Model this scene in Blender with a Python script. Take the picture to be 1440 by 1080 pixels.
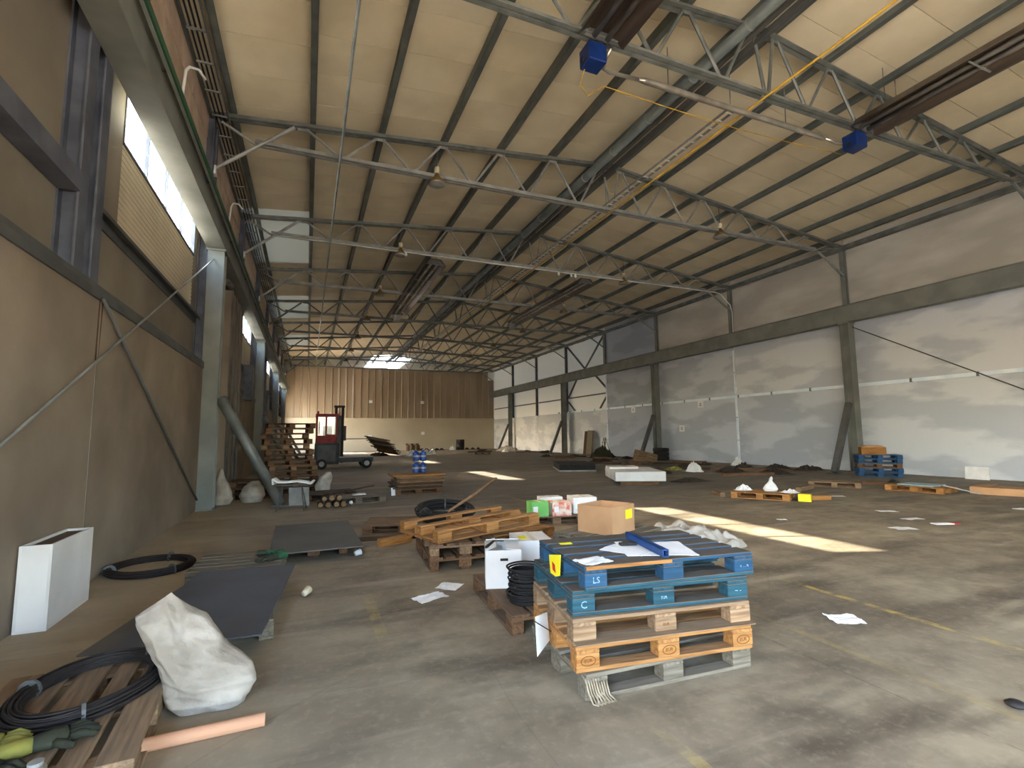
import bpy, bmesh, math, random
from mathutils import Vector, Matrix, noise as mnoise
RNG = random.Random(7)
SC = bpy.context.scene
COL = SC.collection
for o in list(bpy.data.objects):
    bpy.data.objects.remove(o)

# ------------------------------------------------------------------ camera
YAW, PITCH, ROLL, FPX = 0.391422, 0.102067, -0.010158, 696.33
cam_d = bpy.data.cameras.new('camera'); cam = bpy.data.objects.new('camera', cam_d); COL.objects.link(cam)
cam_d.sensor_fit = 'HORIZONTAL'; cam_d.sensor_width = 36.0; cam_d.lens = 36.0 * FPX / 1440.0
cam_d.clip_start = 0.05; cam_d.clip_end = 600
fw = Vector((math.sin(YAW) * math.cos(PITCH), math.cos(YAW) * math.cos(PITCH), math.sin(PITCH)))
rt = Vector((math.cos(YAW), -math.sin(YAW), 0)); up = rt.cross(fw)
r2 = rt * math.cos(ROLL) + up * math.sin(ROLL); u2 = up * math.cos(ROLL) - rt * math.sin(ROLL)
M = Matrix.Identity(4)
for i in range(3):
    M[i][0], M[i][1], M[i][2] = r2[i], u2[i], -fw[i]
M[0][3], M[1][3], M[2][3] = 0, 0, 1.5
cam.matrix_world = M
SC.camera = cam

# ------------------------------------------------------------------ sky, sun, exposure
SUNDIR = Vector((1.0, -0.37, -0.63)).normalized()          # the way the light travels
world = bpy.data.worlds.new('sky'); SC.world = world; world.use_nodes = True
wn = world.node_tree; wn.nodes.clear()
wo = wn.nodes.new('ShaderNodeOutputWorld'); wb = wn.nodes.new('ShaderNodeBackground')
sk = wn.nodes.new('ShaderNodeTexSky'); sk.sky_type = 'NISHITA'; sk.sun_disc = False
sk.sun_elevation = math.asin(-SUNDIR.z); sk.sun_rotation = math.atan2(-SUNDIR.x, -SUNDIR.y)
sk.air_density = 1.0; sk.dust_density = 3.0; sk.ozone_density = 0.6
wn.links.new(sk.outputs[0], wb.inputs[0]); wn.links.new(wb.outputs[0], wo.inputs[0])
wb.inputs[1].default_value = 2.4
sun_d = bpy.data.lights.new('sun', 'SUN'); sun = bpy.data.objects.new('sun', sun_d); COL.objects.link(sun)
sun_d.energy = 16; sun_d.angle = 0.009; sun_d.color = (1.0, 0.92, 0.79)
sun.rotation_euler = SUNDIR.to_track_quat('-Z', 'Y').to_euler()
SC.view_settings.view_transform = 'Standard'; SC.view_settings.look = 'None'
SC.view_settings.gamma = 1; SC.view_settings.use_curve_mapping = False
SC.view_settings.exposure = 1.46
SC.cycles.use_denoising = True
SC.cycles.max_bounces = 10; SC.cycles.diffuse_bounces = 7; SC.cycles.glossy_bounces = 3
SC.cycles.transparent_max_bounces = 12; SC.cycles.transmission_bounces = 4
SC.cycles.sample_clamp_indirect = 8.0
SC.cycles.caustics_reflective = False; SC.cycles.caustics_refractive = False

# ------------------------------------------------------------------ materials
def lin(c):
    return tuple((x / 12.92 if x <= 0.04045 else ((x + 0.055) / 1.055) ** 2.4) for x in [v / 255.0 for v in c])
MATS = {}
def mat(name, col, col2=None, rough=0.7, metal=0.0, scale=4.0, stretch=(1, 1, 1), bump=0.0, bscale=None, rnd=0.0,
        dust=None, dustamt=0.0, contrast=(0.35, 0.65), detail=5, spec=0.3, fac=1.0, offset=True):
    """procedural: two tones mixed by stretched noise, per-object tint, optional dust lying on up-facing faces"""
    if name in MATS: return MATS[name]
    m = bpy.data.materials.new(name); m.use_nodes = True; MATS[name] = m
    t = m.node_tree; N = t.nodes; L = t.links; b = N['Principled BSDF']
    b.inputs['Roughness'].default_value = rough; b.inputs['Metallic'].default_value = metal
    b.inputs['Specular IOR Level'].default_value = spec
    c1 = (*lin(col), 1)
    m.diffuse_color = c1
    tc = N.new('ShaderNodeTexCoord'); mp = N.new('ShaderNodeMapping'); mp.inputs['Scale'].default_value = stretch
    oi = N.new('ShaderNodeObjectInfo')
    L.new(tc.outputs['Object'], mp.inputs['Vector'])
    if offset:
        ml = N.new('ShaderNodeMath'); ml.operation = 'MULTIPLY'; ml.inputs[1].default_value = 37.0
        L.new(oi.outputs['Random'], ml.inputs[0]); L.new(ml.outputs[0], mp.inputs['Location'])
    nz = N.new('ShaderNodeTexNoise'); nz.inputs['Scale'].default_value = scale; nz.inputs['Detail'].default_value = detail
    L.new(mp.outputs[0], nz.inputs['Vector'])
    out = None
    if col2 is not None:
        rp = N.new('ShaderNodeMapRange'); rp.inputs[1].default_value = contrast[0]; rp.inputs[2].default_value = contrast[1]
        rp.inputs[4].default_value = fac
        L.new(nz.outputs[0], rp.inputs[0])
        mx = N.new('ShaderNodeMix'); mx.data_type = 'RGBA'
        mx.inputs['A'].default_value = c1; mx.inputs['B'].default_value = (*lin(col2), 1)
        L.new(rp.outputs[0], mx.inputs['Factor']); out = mx.outputs['Result']
    if rnd > 0:
        hs = N.new('ShaderNodeHueSaturation'); mr = N.new('ShaderNodeMapRange')
        mr.inputs[3].default_value = 1 - rnd; mr.inputs[4].default_value = 1 + rnd
        L.new(oi.outputs['Random'], mr.inputs[0]); L.new(mr.outputs[0], hs.inputs['Value'])
        if out is None: hs.inputs['Color'].default_value = c1
        else: L.new(out, hs.inputs['Color'])
        out = hs.outputs[0]
    if dust is not None:
        ge = N.new('ShaderNodeNewGeometry'); sp = N.new('ShaderNodeSeparateXYZ'); L.new(ge.outputs['Normal'], sp.inputs[0])
        n2 = N.new('ShaderNodeTexNoise'); n2.inputs['Scale'].default_value = 5; n2.inputs['Detail'].default_value = 6
        L.new(tc.outputs['Object'], n2.inputs['Vector'])
        r2_ = N.new('ShaderNodeMapRange'); r2_.inputs[1].default_value = 0.25; r2_.inputs[2].default_value = 0.6
        r2_.inputs[3].default_value = dustamt * 0.55; r2_.inputs[4].default_value = dustamt
        L.new(n2.outputs[0], r2_.inputs[0])
        gt = N.new('ShaderNodeMath'); gt.operation = 'GREATER_THAN'; gt.inputs[1].default_value = 0.7; L.new(sp.outputs[2], gt.inputs[0])
        mu = N.new('ShaderNodeMath'); mu.operation = 'MULTIPLY'; L.new(gt.outputs[0], mu.inputs[0]); L.new(r2_.outputs[0], mu.inputs[1])
        m2 = N.new('ShaderNodeMix'); m2.data_type = 'RGBA'; m2.inputs['B'].default_value = (*lin(dust), 1)
        if out is None: m2.inputs['A'].default_value = c1
        else: L.new(out, m2.inputs['A'])
        L.new(mu.outputs[0], m2.inputs['Factor']); out = m2.outputs['Result']
    if out is None: b.inputs['Base Color'].default_value = c1
    else: L.new(out, b.inputs['Base Color'])
    if bump > 0:
        bp = N.new('ShaderNodeBump'); bp.inputs['Strength'].default_value = bump; bp.inputs['Distance'].default_value = 0.02
        if bscale:
            n3 = N.new('ShaderNodeTexNoise'); n3.inputs['Scale'].default_value = bscale; n3.inputs['Detail'].default_value = 4
            L.new(mp.outputs[0], n3.inputs['Vector']); L.new(n3.outputs[0], bp.inputs['Height'])
        else: L.new(nz.outputs[0], bp.inputs['Height'])
        L.new(bp.outputs[0], b.inputs['Normal'])
    return m

steel = mat('galvanised_steel', (128, 132, 128), (100, 105, 102), rough=0.5, metal=0.25, scale=3, rnd=0.06)
steel_pale = mat('pale_galvanised', (160, 161, 157), (130, 132, 130), rough=0.5, metal=0.25, scale=3)
steel_dark = mat('dark_painted_steel', (92, 92, 90), (70, 72, 72), rough=0.55, scale=2, rnd=0.05)
steel_blue = mat('blue_grey_painted_steel', (98, 102, 112), (74, 78, 88), rough=0.55, scale=3)
beam_mat = mat('grey_green_beam_paint', (128, 131, 124), (110, 113, 107), rough=0.6, scale=1.5)
purlin_mat = mat('purlin_zinc', (112, 118, 114), (90, 96, 94), rough=0.5, metal=0.2, scale=2, rnd=0.05)
white_paint = mat('white_paint', (232, 232, 228), (214, 214, 210), rough=0.5, scale=3)
roof_mat = mat('cream_roof_panel', (232, 220, 192), (216, 203, 174), rough=0.55, scale=0.8, rnd=0.03, bump=0.02, bscale=6)
plaster_left = mat('beige_plaster', (146, 132, 114), (118, 105, 90), rough=0.9, scale=0.7, bump=0.2, bscale=9, detail=8, offset=False)
plaster_up = mat('beige_upper_panel', (138, 129, 114), (116, 107, 94), rough=0.6, scale=0.8, detail=6, offset=False)
cream_sheet = mat('cream_ribbed_sheet', (214, 202, 176), (192, 180, 154), rough=0.6, scale=1.0, bump=0.0)
far_low = mat('cream_far_wall', (198, 187, 164), (186, 174, 150), rough=0.85, scale=0.4, detail=6)
far_sheet = mat('tan_profiled_sheet', (166, 150, 128), (148, 132, 112), rough=0.5, scale=0.7, stretch=(1, 1, 0.3), rnd=0.05)
white_panel = mat('white_sandwich_panel', (222, 224, 222), (206, 208, 206), rough=0.6, scale=0.6, rnd=0.02)
def rp(n, a, b, c=(0.46, 0.54)):
    return mat('grey_plaster_' + n, a, b, rough=0.9, scale=0.45, stretch=(1, 0.8, 2.4), contrast=c, bump=0.15, bscale=7, detail=10)
plaster_r = {'light': rp('light', (210, 214, 218), (186, 192, 200)), 'mid': rp('mid', (198, 204, 212), (176, 183, 193)),
             'dark': rp('dark', (172, 180, 192), (156, 164, 176)), 'warm_shade': rp('warm_shade', (200, 196, 186), (176, 171, 160), (0.4, 0.62))}  # upper tier tone: roof shade and warm bounce put into the colour
rust = mat('rust', (96, 62, 42), (60, 42, 32), rough=0.9, scale=8)
foam = mat('red_brown_foam', (140, 100, 80), (96, 66, 54), rough=0.95, scale=6, bump=0.4, bscale=20)
def wood(name, a, b, dust=(120, 110, 96), amt=0.4, rnd=0.14):
    return mat(name, a, b, rough=0.85, scale=3.2, stretch=(1.2, 14, 14), rnd=rnd, bump=0.12, dust=dust, dustamt=amt, detail=6, spec=0.15)
W_pine = wood('fresh_pine', (172, 124, 72), (134, 90, 48), amt=0.35)
W_pale = wood('pale_worn_wood', (146, 120, 92), (110, 87, 65), amt=0.4)
W_brown = wood('brown_old_wood', (122, 92, 66), (88, 64, 46), amt=0.4)
W_grey = wood('grey_weathered_wood', (122, 114, 99), (92, 84, 71), amt=0.5)
W_dark = wood('dark_wood', (84, 68, 54), (58, 46, 38), amt=0.3)
W_blue = wood('blue_painted_wood', (38, 76, 106), (38, 62, 82), dust=(88, 81, 73), amt=1.25, rnd=0.18)
W_teal = wood('teal_painted_wood', (40, 76, 88), (35, 62, 72), dust=(90, 83, 75), amt=1.2, rnd=0.15)
W_bluef = wood('blue_pallet_far', (50, 88, 126), (40, 72, 104), amt=0.4)
cardboard = mat('cardboard', (182, 142, 104), (168, 128, 92), rough=0.9, scale=3, rnd=0.04)
card_tube = mat('cardboard_tube', (196, 150, 118), (180, 132, 102), rough=0.85, scale=5, stretch=(0.3, 3, 3))
white_card = mat('white_carton', (222, 220, 216), (206, 202, 198), rough=0.8, scale=3)
paper = mat('white_paper', (238, 238, 236), (224, 224, 222), rough=0.85, scale=5)
sackm = mat('white_woven_sack', (174, 165, 152), (142, 132, 118), rough=0.85, scale=3, bump=0.7, bscale=16, contrast=(.4,.62))
filmm = mat('grey_plastic_film', (178, 172, 162), (144, 137, 126), rough=0.5, scale=6, bump=0.3, bscale=14)
foamw = mat('white_foam_block', (226, 224, 220), (208, 205, 200), rough=0.9, scale=2)
blackm = mat('black_rubber', (38, 36, 36), (28, 26, 26), rough=0.7, scale=12)
cablem = mat('black_cable', (48, 42, 40), (34, 30, 30), rough=0.6, scale=20, rnd=0.15)
platem = mat('dark_steel_plate', (84, 86, 90), (70, 71, 74), rough=0.55, metal=0.0, scale=1.6, detail=8)
platem2 = mat('grey_brown_plate', (92, 90, 84), (80, 78, 72), rough=0.65, scale=2, detail=8)
redm = mat('red_paint', (150, 36, 30), (116, 26, 22), rough=0.5, scale=5)
forkm = mat('charcoal_paint', (58, 62, 64), (42, 44, 46), rough=0.5, scale=4)
bluebox = mat('blue_enamel', (22, 50, 112), (18, 40, 90), rough=0.4, scale=5)
bluebar = mat('blue_bar_paint', (38, 72, 126), (30, 60, 108), rough=0.45, scale=9)
bluejug = mat('blue_bottle_plastic', (46, 82, 150), (30, 58, 120), rough=0.25, scale=8)
yellow = mat('yellow_paint', (206, 166, 58), (180, 140, 44), rough=0.5, scale=5)
ylabel = mat('yellow_label', (232, 218, 40), rough=0.6)
redlab = mat('red_print', (190, 40, 40), rough=0.6)
greenm = mat('green_carton', (130, 200, 110), (110, 180, 92), rough=0.7, scale=4)
fruitm = mat('printed_carton', (226, 206, 190), (208, 110, 82), rough=0.7, scale=9, contrast=(0.45, 0.6))
tealm = mat('pale_blue_plate', (150, 182, 190), (128, 164, 174), rough=0.5, scale=3)
amber = mat('amber_shade', (120, 96, 52), (92, 72, 40), rough=0.3, scale=4)
chrome = mat('bright_steel_tube', (186, 180, 170), (150, 144, 134), rough=0.3, metal=0.7, scale=3)
hoodm = mat('brown_reflector', (98, 86, 76), (72, 62, 56), rough=0.35, metal=0.5, scale=2, stretch=(4, 0.4, 4))
greenc = mat('green_conductor_rail', (40, 92, 62), (30, 72, 50), rough=0.5, scale=3)
glove_d = mat('dark_green_glove', (58, 62, 48), (42, 42, 34), rough=0.9, scale=14, bump=0.3)
glove_y = mat('yellow_green_cuff', (150, 146, 70), (110, 108, 56), rough=0.9, scale=10)
ropem = mat('beige_rope', (156, 142, 120), (126, 112, 92), rough=0.95, scale=20)
chalkm = mat('white_chalk', (150, 180, 194), (70, 110, 140), rough=0.9, scale=60)
stampm = mat('burnt_stamp', (96, 58, 24), rough=0.9)
stringm = mat('pale_blue_conduit', (236, 244, 250), (214, 230, 242), rough=0.35, scale=2)
debrism = mat('dark_debris', (74, 64, 56), (48, 42, 38), rough=0.95, scale=8, bump=0.5, bscale=15)
ground_m = mat('outside_concrete', (196, 190, 178), (176, 170, 158), rough=0.9, scale=0.2)

def make_glass():
    m = bpy.data.materials.new('window_glass'); m.use_nodes = True; t = m.node_tree; N = t.nodes; L = t.links; N.clear()
    o = N.new('ShaderNodeOutputMaterial'); a = N.new('ShaderNodeBsdfTransparent'); g = N.new('ShaderNodeBsdfGlossy'); x = N.new('ShaderNodeMixShader')
    a.inputs[0].default_value = (0.96, 0.97, 0.96, 1); g.inputs['Roughness'].default_value = 0.05; x.inputs[0].default_value = 0.06
    L.new(a.outputs[0], x.inputs[1]); L.new(g.outputs[0], x.inputs[2]); L.new(x.outputs[0], o.inputs[0]); return m
glass = make_glass()
def make_translucent(name='translucent_rooflight', tc=(0.9, 0.92, 0.9), dc=(0.8, 0.8, 0.78), f=0.5):
    m = bpy.data.materials.new(name); m.use_nodes = True; t = m.node_tree; N = t.nodes; L = t.links; N.clear()
    o = N.new('ShaderNodeOutputMaterial'); a = N.new('ShaderNodeBsdfTranslucent'); g = N.new('ShaderNodeBsdfDiffuse'); x = N.new('ShaderNodeMixShader')
    a.inputs[0].default_value = (*tc, 1); g.inputs[0].default_value = (*dc, 1); x.inputs[0].default_value = f
    L.new(a.outputs[0], x.inputs[1]); L.new(g.outputs[0], x.inputs[2]); L.new(x.outputs[0], o.inputs[0]); return m
translucent = make_translucent()

def make_floor_mat():
    m = bpy.data.materials.new('worn_concrete_floor'); m.use_nodes = True; t = m.node_tree; N = t.nodes; L = t.links
    b = N['Principled BSDF']; b.inputs['Specular IOR Level'].default_value = 0.35
    tc = N.new('ShaderNodeTexCoord'); P = tc.outputs['Object']
    def noise(scale, st=(1, 1, 1), det=6, rough=0.55):
        mp = N.new('ShaderNodeMapping'); mp.inputs['Scale'].default_value = st; L.new(P, mp.inputs[0])
        n = N.new('ShaderNodeTexNoise'); n.inputs['Scale'].default_value = scale; n.inputs['Detail'].default_value = det
        n.inputs['Roughness'].default_value = rough; L.new(mp.outputs[0], n.inputs['Vector']); return n.outputs[0]
    def rng(v, a, c, lo=0.0, hi=1.0):
        r = N.new('ShaderNodeMapRange'); r.inputs[1].default_value = a; r.inputs[2].default_value = c
        r.inputs[3].default_value = lo; r.inputs[4].default_value = hi; L.new(v, r.inputs[0]); return r.outputs[0]
    def math_(op, a, c):
        q = N.new('ShaderNodeMath'); q.operation = op
        for i, v in enumerate((a, c)):
            if isinstance(v, (int, float)): q.inputs[i].default_value = v
            else: L.new(v, q.inputs[i])
        return q.outputs[0]
    def mix(f, a, c):
        x = N.new('ShaderNodeMix'); x.data_type = 'RGBA'
        for k, v in (('Factor', f), ('A', a), ('B', c)):
            if isinstance(v, (int, float)): x.inputs[k].default_value = v
            elif isinstance(v, tuple): x.inputs[k].default_value = (*lin(v), 1)
            else: L.new(v, x.inputs[k])
        return x.outputs['Result']
    sp = N.new('ShaderNodeSeparateXYZ'); L.new(P, sp.inputs[0]); X, Y = sp.outputs[0], sp.outputs[1]
    n1 = noise(0.5, det=8); n2 = noise(3.0, det=8); n3 = noise(0.35, (1, 0.35, 1), 7); n4 = noise(1.1, (0.5, 1.6, 1), 8)
    c = mix(rng(n1, 0.36, 0.64), (156, 143, 119), (118, 106, 88))
    c = mix(rng(n2, 0.4, 0.68, 0, 0.6), c, (95, 84, 69))
    # the traffic lane down the hall is darker; the strip along the left wall is dusty
    lane = rng(math_('ADD', Y, math_('MULTIPLY', n3, 6.0)), 9.5, 15.0, 0, 0.75)
    lane2 = math_('MULTIPLY', lane, rng(X, -0.5, 2.0))
    c = mix(lane2, c, (112, 107, 100))
    c = mix(rng(n4, 0.5, 0.66, 0, 0.75), c, (70, 61, 51))
    c = mix(rng(noise(14, det=8, rough=0.7), 0.5, 0.75, 0, 0.4), c, (168, 156, 134))
    c = mix(rng(noise(0.8, (0.3, 1.8, 1), 9, 0.65), 0.56, 0.66, 0, 0.5), c, (172, 160, 138))           # smeared stains
    c = mix(math_('MULTIPLY', rng(X, 0.8, -1.6), rng(n2, 0.3, 0.75, 0.25, 0.75)), c, (178, 164, 140))
    # hairline cracks
    vo = N.new('ShaderNodeTexVoronoi'); vo.feature = 'DISTANCE_TO_EDGE'; vo.inputs['Scale'].default_value = 0.23
    wv = N.new('ShaderNodeMix'); wv.data_type = 'VECTOR'; wv.inputs[0].default_value = 0.12
    nzc = N.new('ShaderNodeTexNoise'); nzc.inputs['Scale'].default_value = 0.8; nzc.inputs['Detail'].default_value = 8
    L.new(P, wv.inputs['A']); L.new(nzc.outputs['Color'], wv.inputs['B']); L.new(P, nzc.inputs['Vector'])
    L.new(wv.outputs['Result'] if False else wv.outputs[1], vo.inputs['Vector'])
    c = mix(rng(vo.outputs['Distance'], 0.0, 0.0012, 0.2, 0), c, (60, 54, 48))
    # worn yellow lane lines
    wear = rng(noise(5, det=8, rough=0.7), 0.42, 0.6)
    for (x, w, y0, y1, amt) in ((4.55, .035, -2, 4.0, .7), (3.48, .03, 1.2, 3.3, .22), (0.57, .045, 3.8, 5.2, .4), (1.7, .035, 0.5, 2.3, .55), (4.6, .05, 9.8, 11.5, .4)):
        f = math_('LESS_THAN', math_('ABSOLUTE', math_('SUBTRACT', X, x), 0), w)
        f = math_('MULTIPLY', f, math_('MULTIPLY', rng(Y, y0, y0 + .5), rng(Y, y1, y1 - .5)))
        f = math_('MULTIPLY', math_('MULTIPLY', f, wear), amt)
        c = mix(f, c, (190, 164, 78))
    # saw-cut slab joints
    for v, ps in ((Y, (-1.0, 4.6, 10.2, 15.8, 21.4)), (X, (3.15, 8.55, 13.9))):
        for p_ in ps:
            f = math_('LESS_THAN', math_('ABSOLUTE', math_('SUBTRACT', v, p_), 0), 0.006)
            c = mix(math_('MULTIPLY', math_('MULTIPLY', f, wear), 0.5), c, (58, 52, 46))
    L.new(c, b.inputs['Base Color'])
    L.new(rng(n4, 0.4, 0.7, 0.8, 0.55), b.inputs['Roughness'])
    bp = N.new('ShaderNodeBump'); bp.inputs['Strength'].default_value = 0.12; bp.inputs['Distance'].default_value = 0.01
    L.new(noise(9, det=6), bp.inputs['Height']); L.new(bp.outputs[0], b.inputs['Normal'])
    return m
floor_mat = make_floor_mat()

# ------------------------------------------------------------------ mesh helpers
class MB:
    def __init__(s): s.v = []; s.f = []
    def add(s, vs, fs):
        n = len(s.v); s.v += [tuple(p) for p in vs]; s.f += [tuple(i + n for i in f) for f in fs]; return s
    def box(s, c, d, R=None):
        vs = []
        for k in range(8):
            p = Vector(((k & 1) - .5, ((k >> 1) & 1) - .5, ((k >> 2) & 1) - .5)); p = Vector((p.x * d[0], p.y * d[1], p.z * d[2]))
            if R is not None: p = R @ p
            vs.append(p + Vector(c))
        return s.add(vs, [(0, 2, 3, 1), (4, 5, 7, 6), (0, 1, 5, 4), (2, 6, 7, 3), (0, 4, 6, 2), (1, 3, 7, 5)])
    def bb(s, a, b):
        return s.box([(a[i] + b[i]) / 2 for i in range(3)], [abs(b[i] - a[i]) for i in range(3)])
    def bar(s, a, b, w, h, up=(0, 0, 1)):
        a, b = Vector(a), Vector(b); d = b - a; ln = d.length; x = d.normalized(); u = Vector(up)
        y = u.cross(x)
        if y.length < 1e-4: y = Vector((0, 1, 0)).cross(x)
        y.normalize(); z = x.cross(y)
        R = Matrix((x, y, z)).transposed()
        return s.box((a + b) / 2, (ln, w, h), R)
    def tube(s, pts, r, n=8, closed=False):
        pts = [Vector(p) for p in pts]; m = len(pts); rings = []
        prev = None
        for i, p in enumerate(pts):
            if closed: d = pts[(i + 1) % m] - pts[i - 1]
            else: d = pts[min(i + 1, m - 1)] - pts[max(i - 1, 0)]
            d.normalize()
            u = prev - d * prev.dot(d) if prev is not None else Vector((0, 0, 1)) - d * d.z
            if u.length < 1e-3: u = Vector((1, 0, 0)) - d * d.x
            u.normalize(); prev = u; w = d.cross(u)
            rr = r[i] if isinstance(r, (list, tuple)) else r
            rings.append([p + (u * math.cos(2 * math.pi * k / n) + w * math.sin(2 * math.pi * k / n)) * rr for k in range(n)])
        vs = [q for R_ in rings for q in R_]; fs = []
        for i in range(m if closed else m - 1):
            a, b = i * n, ((i + 1) % m) * n
            for k in range(n): fs.append((a + k, a + (k + 1) % n, b + (k + 1) % n, b + k))
        if not closed:
            fs.append(tuple(range(n - 1, -1, -1))); fs.append(tuple((m - 1) * n + k for k in range(n)))
        return s.add(vs, fs)
    def lathe(s, prof, n=16, c=(0, 0, 0), axis='z'):
        vs = []; fs = []
        for (r, z) in prof:
            for k in range(n):
                a = 2 * math.pi * k / n; p = (r * math.cos(a), r * math.sin(a), z)
                if axis == 'y': p = (p[0], p[2], p[1])
                if axis == 'x': p = (p[2], p[0], p[1])
                vs.append((p[0] + c[0], p[1] + c[1], p[2] + c[2]))
        for i in range(len(prof) - 1):
            for k in range(n): fs.append((i * n + k, i * n + (k + 1) % n, (i + 1) * n + (k + 1) % n, (i + 1) * n + k))
        fs.append(tuple(range(n - 1, -1, -1))); fs.append(tuple((len(prof) - 1) * n + k for k in range(n)))
        return s.add(vs, fs)
    def prism(s, poly, h0, h1, axis='z'):
        n = len(poly); vs = []
        for h in (h0, h1):
            for (a, b) in poly: vs.append({'z': (a, b, h), 'y': (a, h, b), 'x': (h, a, b)}[axis])
        fs = [tuple(range(n - 1, -1, -1)), tuple(n + k for k in range(n))] + [(k, (k + 1) % n, n + (k + 1) % n, n + k) for k in range(n)]
        return s.add(vs, fs)
    def mesh(s, name, smooth=False, bevel=0.0):
        me = bpy.data.meshes.new(name); me.from_pydata(s.v, [], s.f)
        bm = bmesh.new(); bm.from_mesh(me)
        bmesh.ops.recalc_face_normals(bm, faces=bm.faces)
        if bevel > 0: bmesh.ops.bevel(bm, geom=list(bm.edges), offset=bevel, segments=1, affect='EDGES')
        bm.to_mesh(me); bm.free()
        if smooth:
            for p in me.polygons: p.use_smooth = True
        return me
    def build(s, name, m, parent=None, loc=(0, 0, 0), rot=(0, 0, 0), smooth=False, bevel=0.0):
        return put(name, s.mesh(name, smooth, bevel), m, parent, loc, rot)
def put(name, me, m, parent=None, loc=(0, 0, 0), rot=(0, 0, 0)):
    if m is not None and not me.materials: me.materials.append(m)
    o = bpy.data.objects.new(name, me); COL.objects.link(o); o.location = loc; o.rotation_euler = rot
    if parent is not None: o.parent = parent
    return o
def tag(o, label=None, cat=None, group=None, kind=None):
    if label: o['label'] = label
    if cat: o['category'] = cat
    if group: o['group'] = group
    if kind: o['kind'] = kind
    return o
def thing(name, label, cat, loc=(0, 0, 0), rz=0.0, group=None, rx=0.0, ry=0.0):
    o = bpy.data.objects.new(name, None); COL.objects.link(o); o.location = loc
    o.rotation_euler = (math.radians(rx), math.radians(ry), math.radians(rz)); o.empty_display_size = 0.1
    return tag(o, label, cat, group)
def struct(name, mb, m, parent=None, **k):
    o = mb.build(name, m, parent, **k)
    if parent is None: o['kind'] = 'structure'
    return o
ORD = ['first', 'second', 'third', 'fourth', 'fifth', 'sixth', 'seventh', 'eighth', 'ninth', 'tenth', 'eleventh', 'twelfth', 'thirteenth', 'fourteenth']

# ------------------------------------------------------------------ the hall
XL, XLU, XR = -2.08, -2.30, 19.3          # lower left wall face, upper left sheet, right wall face
Y0, Y1, YF = -7.0, 52.2, 64.0             # wall behind camera, far partition, end of the roof
RIDGE = 8.55
TY = [6.8 + 5.65 * k for k in range(9)]   # truss lines
def zc(x):                                # truss top chord height
    return 9.84 - (0.09 * (RIDGE - x) if x < RIDGE else 0.108 * (x - RIDGE))

struct('floor', MB().bb((-2.5, Y0, -0.15), (19.8, YF, 0)), floor_mat)
struct('ground', MB().bb((-90, -90, -0.4), (110, 140, -0.16)), ground_m)

# ceiling: a deck with single roof panels under it
PZ = 0.30                                   # panel underside above the chord line
deck = MB()
YS = 53.2                                   # rooflights over the space behind the far wall begin here
XE = -0.1                                   # eave strip on the left with pale rooflights in every second bay
LITE = [(18.1, 23.75), (29.4, 35.05), (40.7, 46.35)]
def slab(xa, xb, ya, yb, z=.10, t_=.12):
    za, zb = zc(xa) + PZ + z, zc(xb) + PZ + z
    deck.prism([(xa, za), (xb, zb), (xb, zb + t_), (xa, za + t_)], ya, yb, 'y')
slab(XE, RIDGE, Y0, YS); slab(RIDGE, 20.0, Y0, YS)
le = [Y0] + [e for w in LITE for e in w] + [YS]
for a, b in zip(le[::2], le[1::2]): slab(-3.0, XE, a, b)
ceiling = struct('ceiling', deck, roof_mat)
npan = 54; pw = (YS - Y0) / npan
for (xa, xb) in ((XE, RIDGE - 0.01), (RIDGE + 0.01, 19.95)):
    za, zb = zc(xa) + PZ, zc(xb) + PZ
    pm = MB().prism([(xa, za), (xb, zb), (xb, zb + 0.09), (xa, za + 0.09)], -pw / 2 + 0.006, pw / 2 - 0.006, 'y').mesh('roof_panel')
    for i in range(npan):
        put('roof_panel', pm, roof_mat, ceiling, (0, Y0 + (i + .5) * pw, 0))
eave_lite = make_translucent('pale_eave_rooflight', (0.125, 0.13, 0.12), (0.62, 0.63, 0.58), 0.5)
def eave_panels(ya, yb, m, name):
    n = max(1, round((yb - ya) / 1.13)); w = (yb - ya) / n; xa, xb = -2.9, XE
    za, zb = zc(xa) + PZ, zc(xb) + PZ; th = .03 if m is eave_lite else .09
    pm = MB().prism([(xa, za), (xb, zb), (xb, zb + th), (xa, za + th)], -w / 2 + .006, w / 2 - .006, 'y').mesh(name)
    if m is eave_lite: pm = MB().prism([(xa, za), (xb, zb), (xb, zb + th), (xa, za + th)], -w / 2, w / 2, 'y').mesh(name)
    for i in range(n): put(name, pm, m, ceiling, (0, ya + (i + .5) * w, 0))
for a, b in zip(le[::2], le[1::2]): eave_panels(a, b, roof_mat, 'roof_panel')
for a, b in LITE: eave_panels(a, b, eave_lite, 'rooflight_panel')
for (xa, xb) in ((-3.0, 6.2), (10.4, 20.0)):
    za, zb = zc(xa) + PZ, zc(xb) + PZ
    MB().prism([(xa, za), (xb, zb), (xb, zb + 0.12), (xa, za + 0.12)], YS, YF, 'y').build('roof_panel', roof_mat, ceiling)
for (xa, xb) in ((6.2, RIDGE), (RIDGE, 10.4)):
    za, zb = zc(xa) + PZ, zc(xb) + PZ
    n = 9; w = (YF - YS) / n
    pm = MB().prism([(xa, za), (xb, zb), (xb, zb + 0.03), (xa, za + 0.03)], -w / 2, w / 2 - 0.02, 'y').mesh('rooflight_panel')
    for i in range(n):
        put('rooflight_panel', pm, translucent, ceiling, (0, YS + (i + .5) * w, 0))

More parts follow.
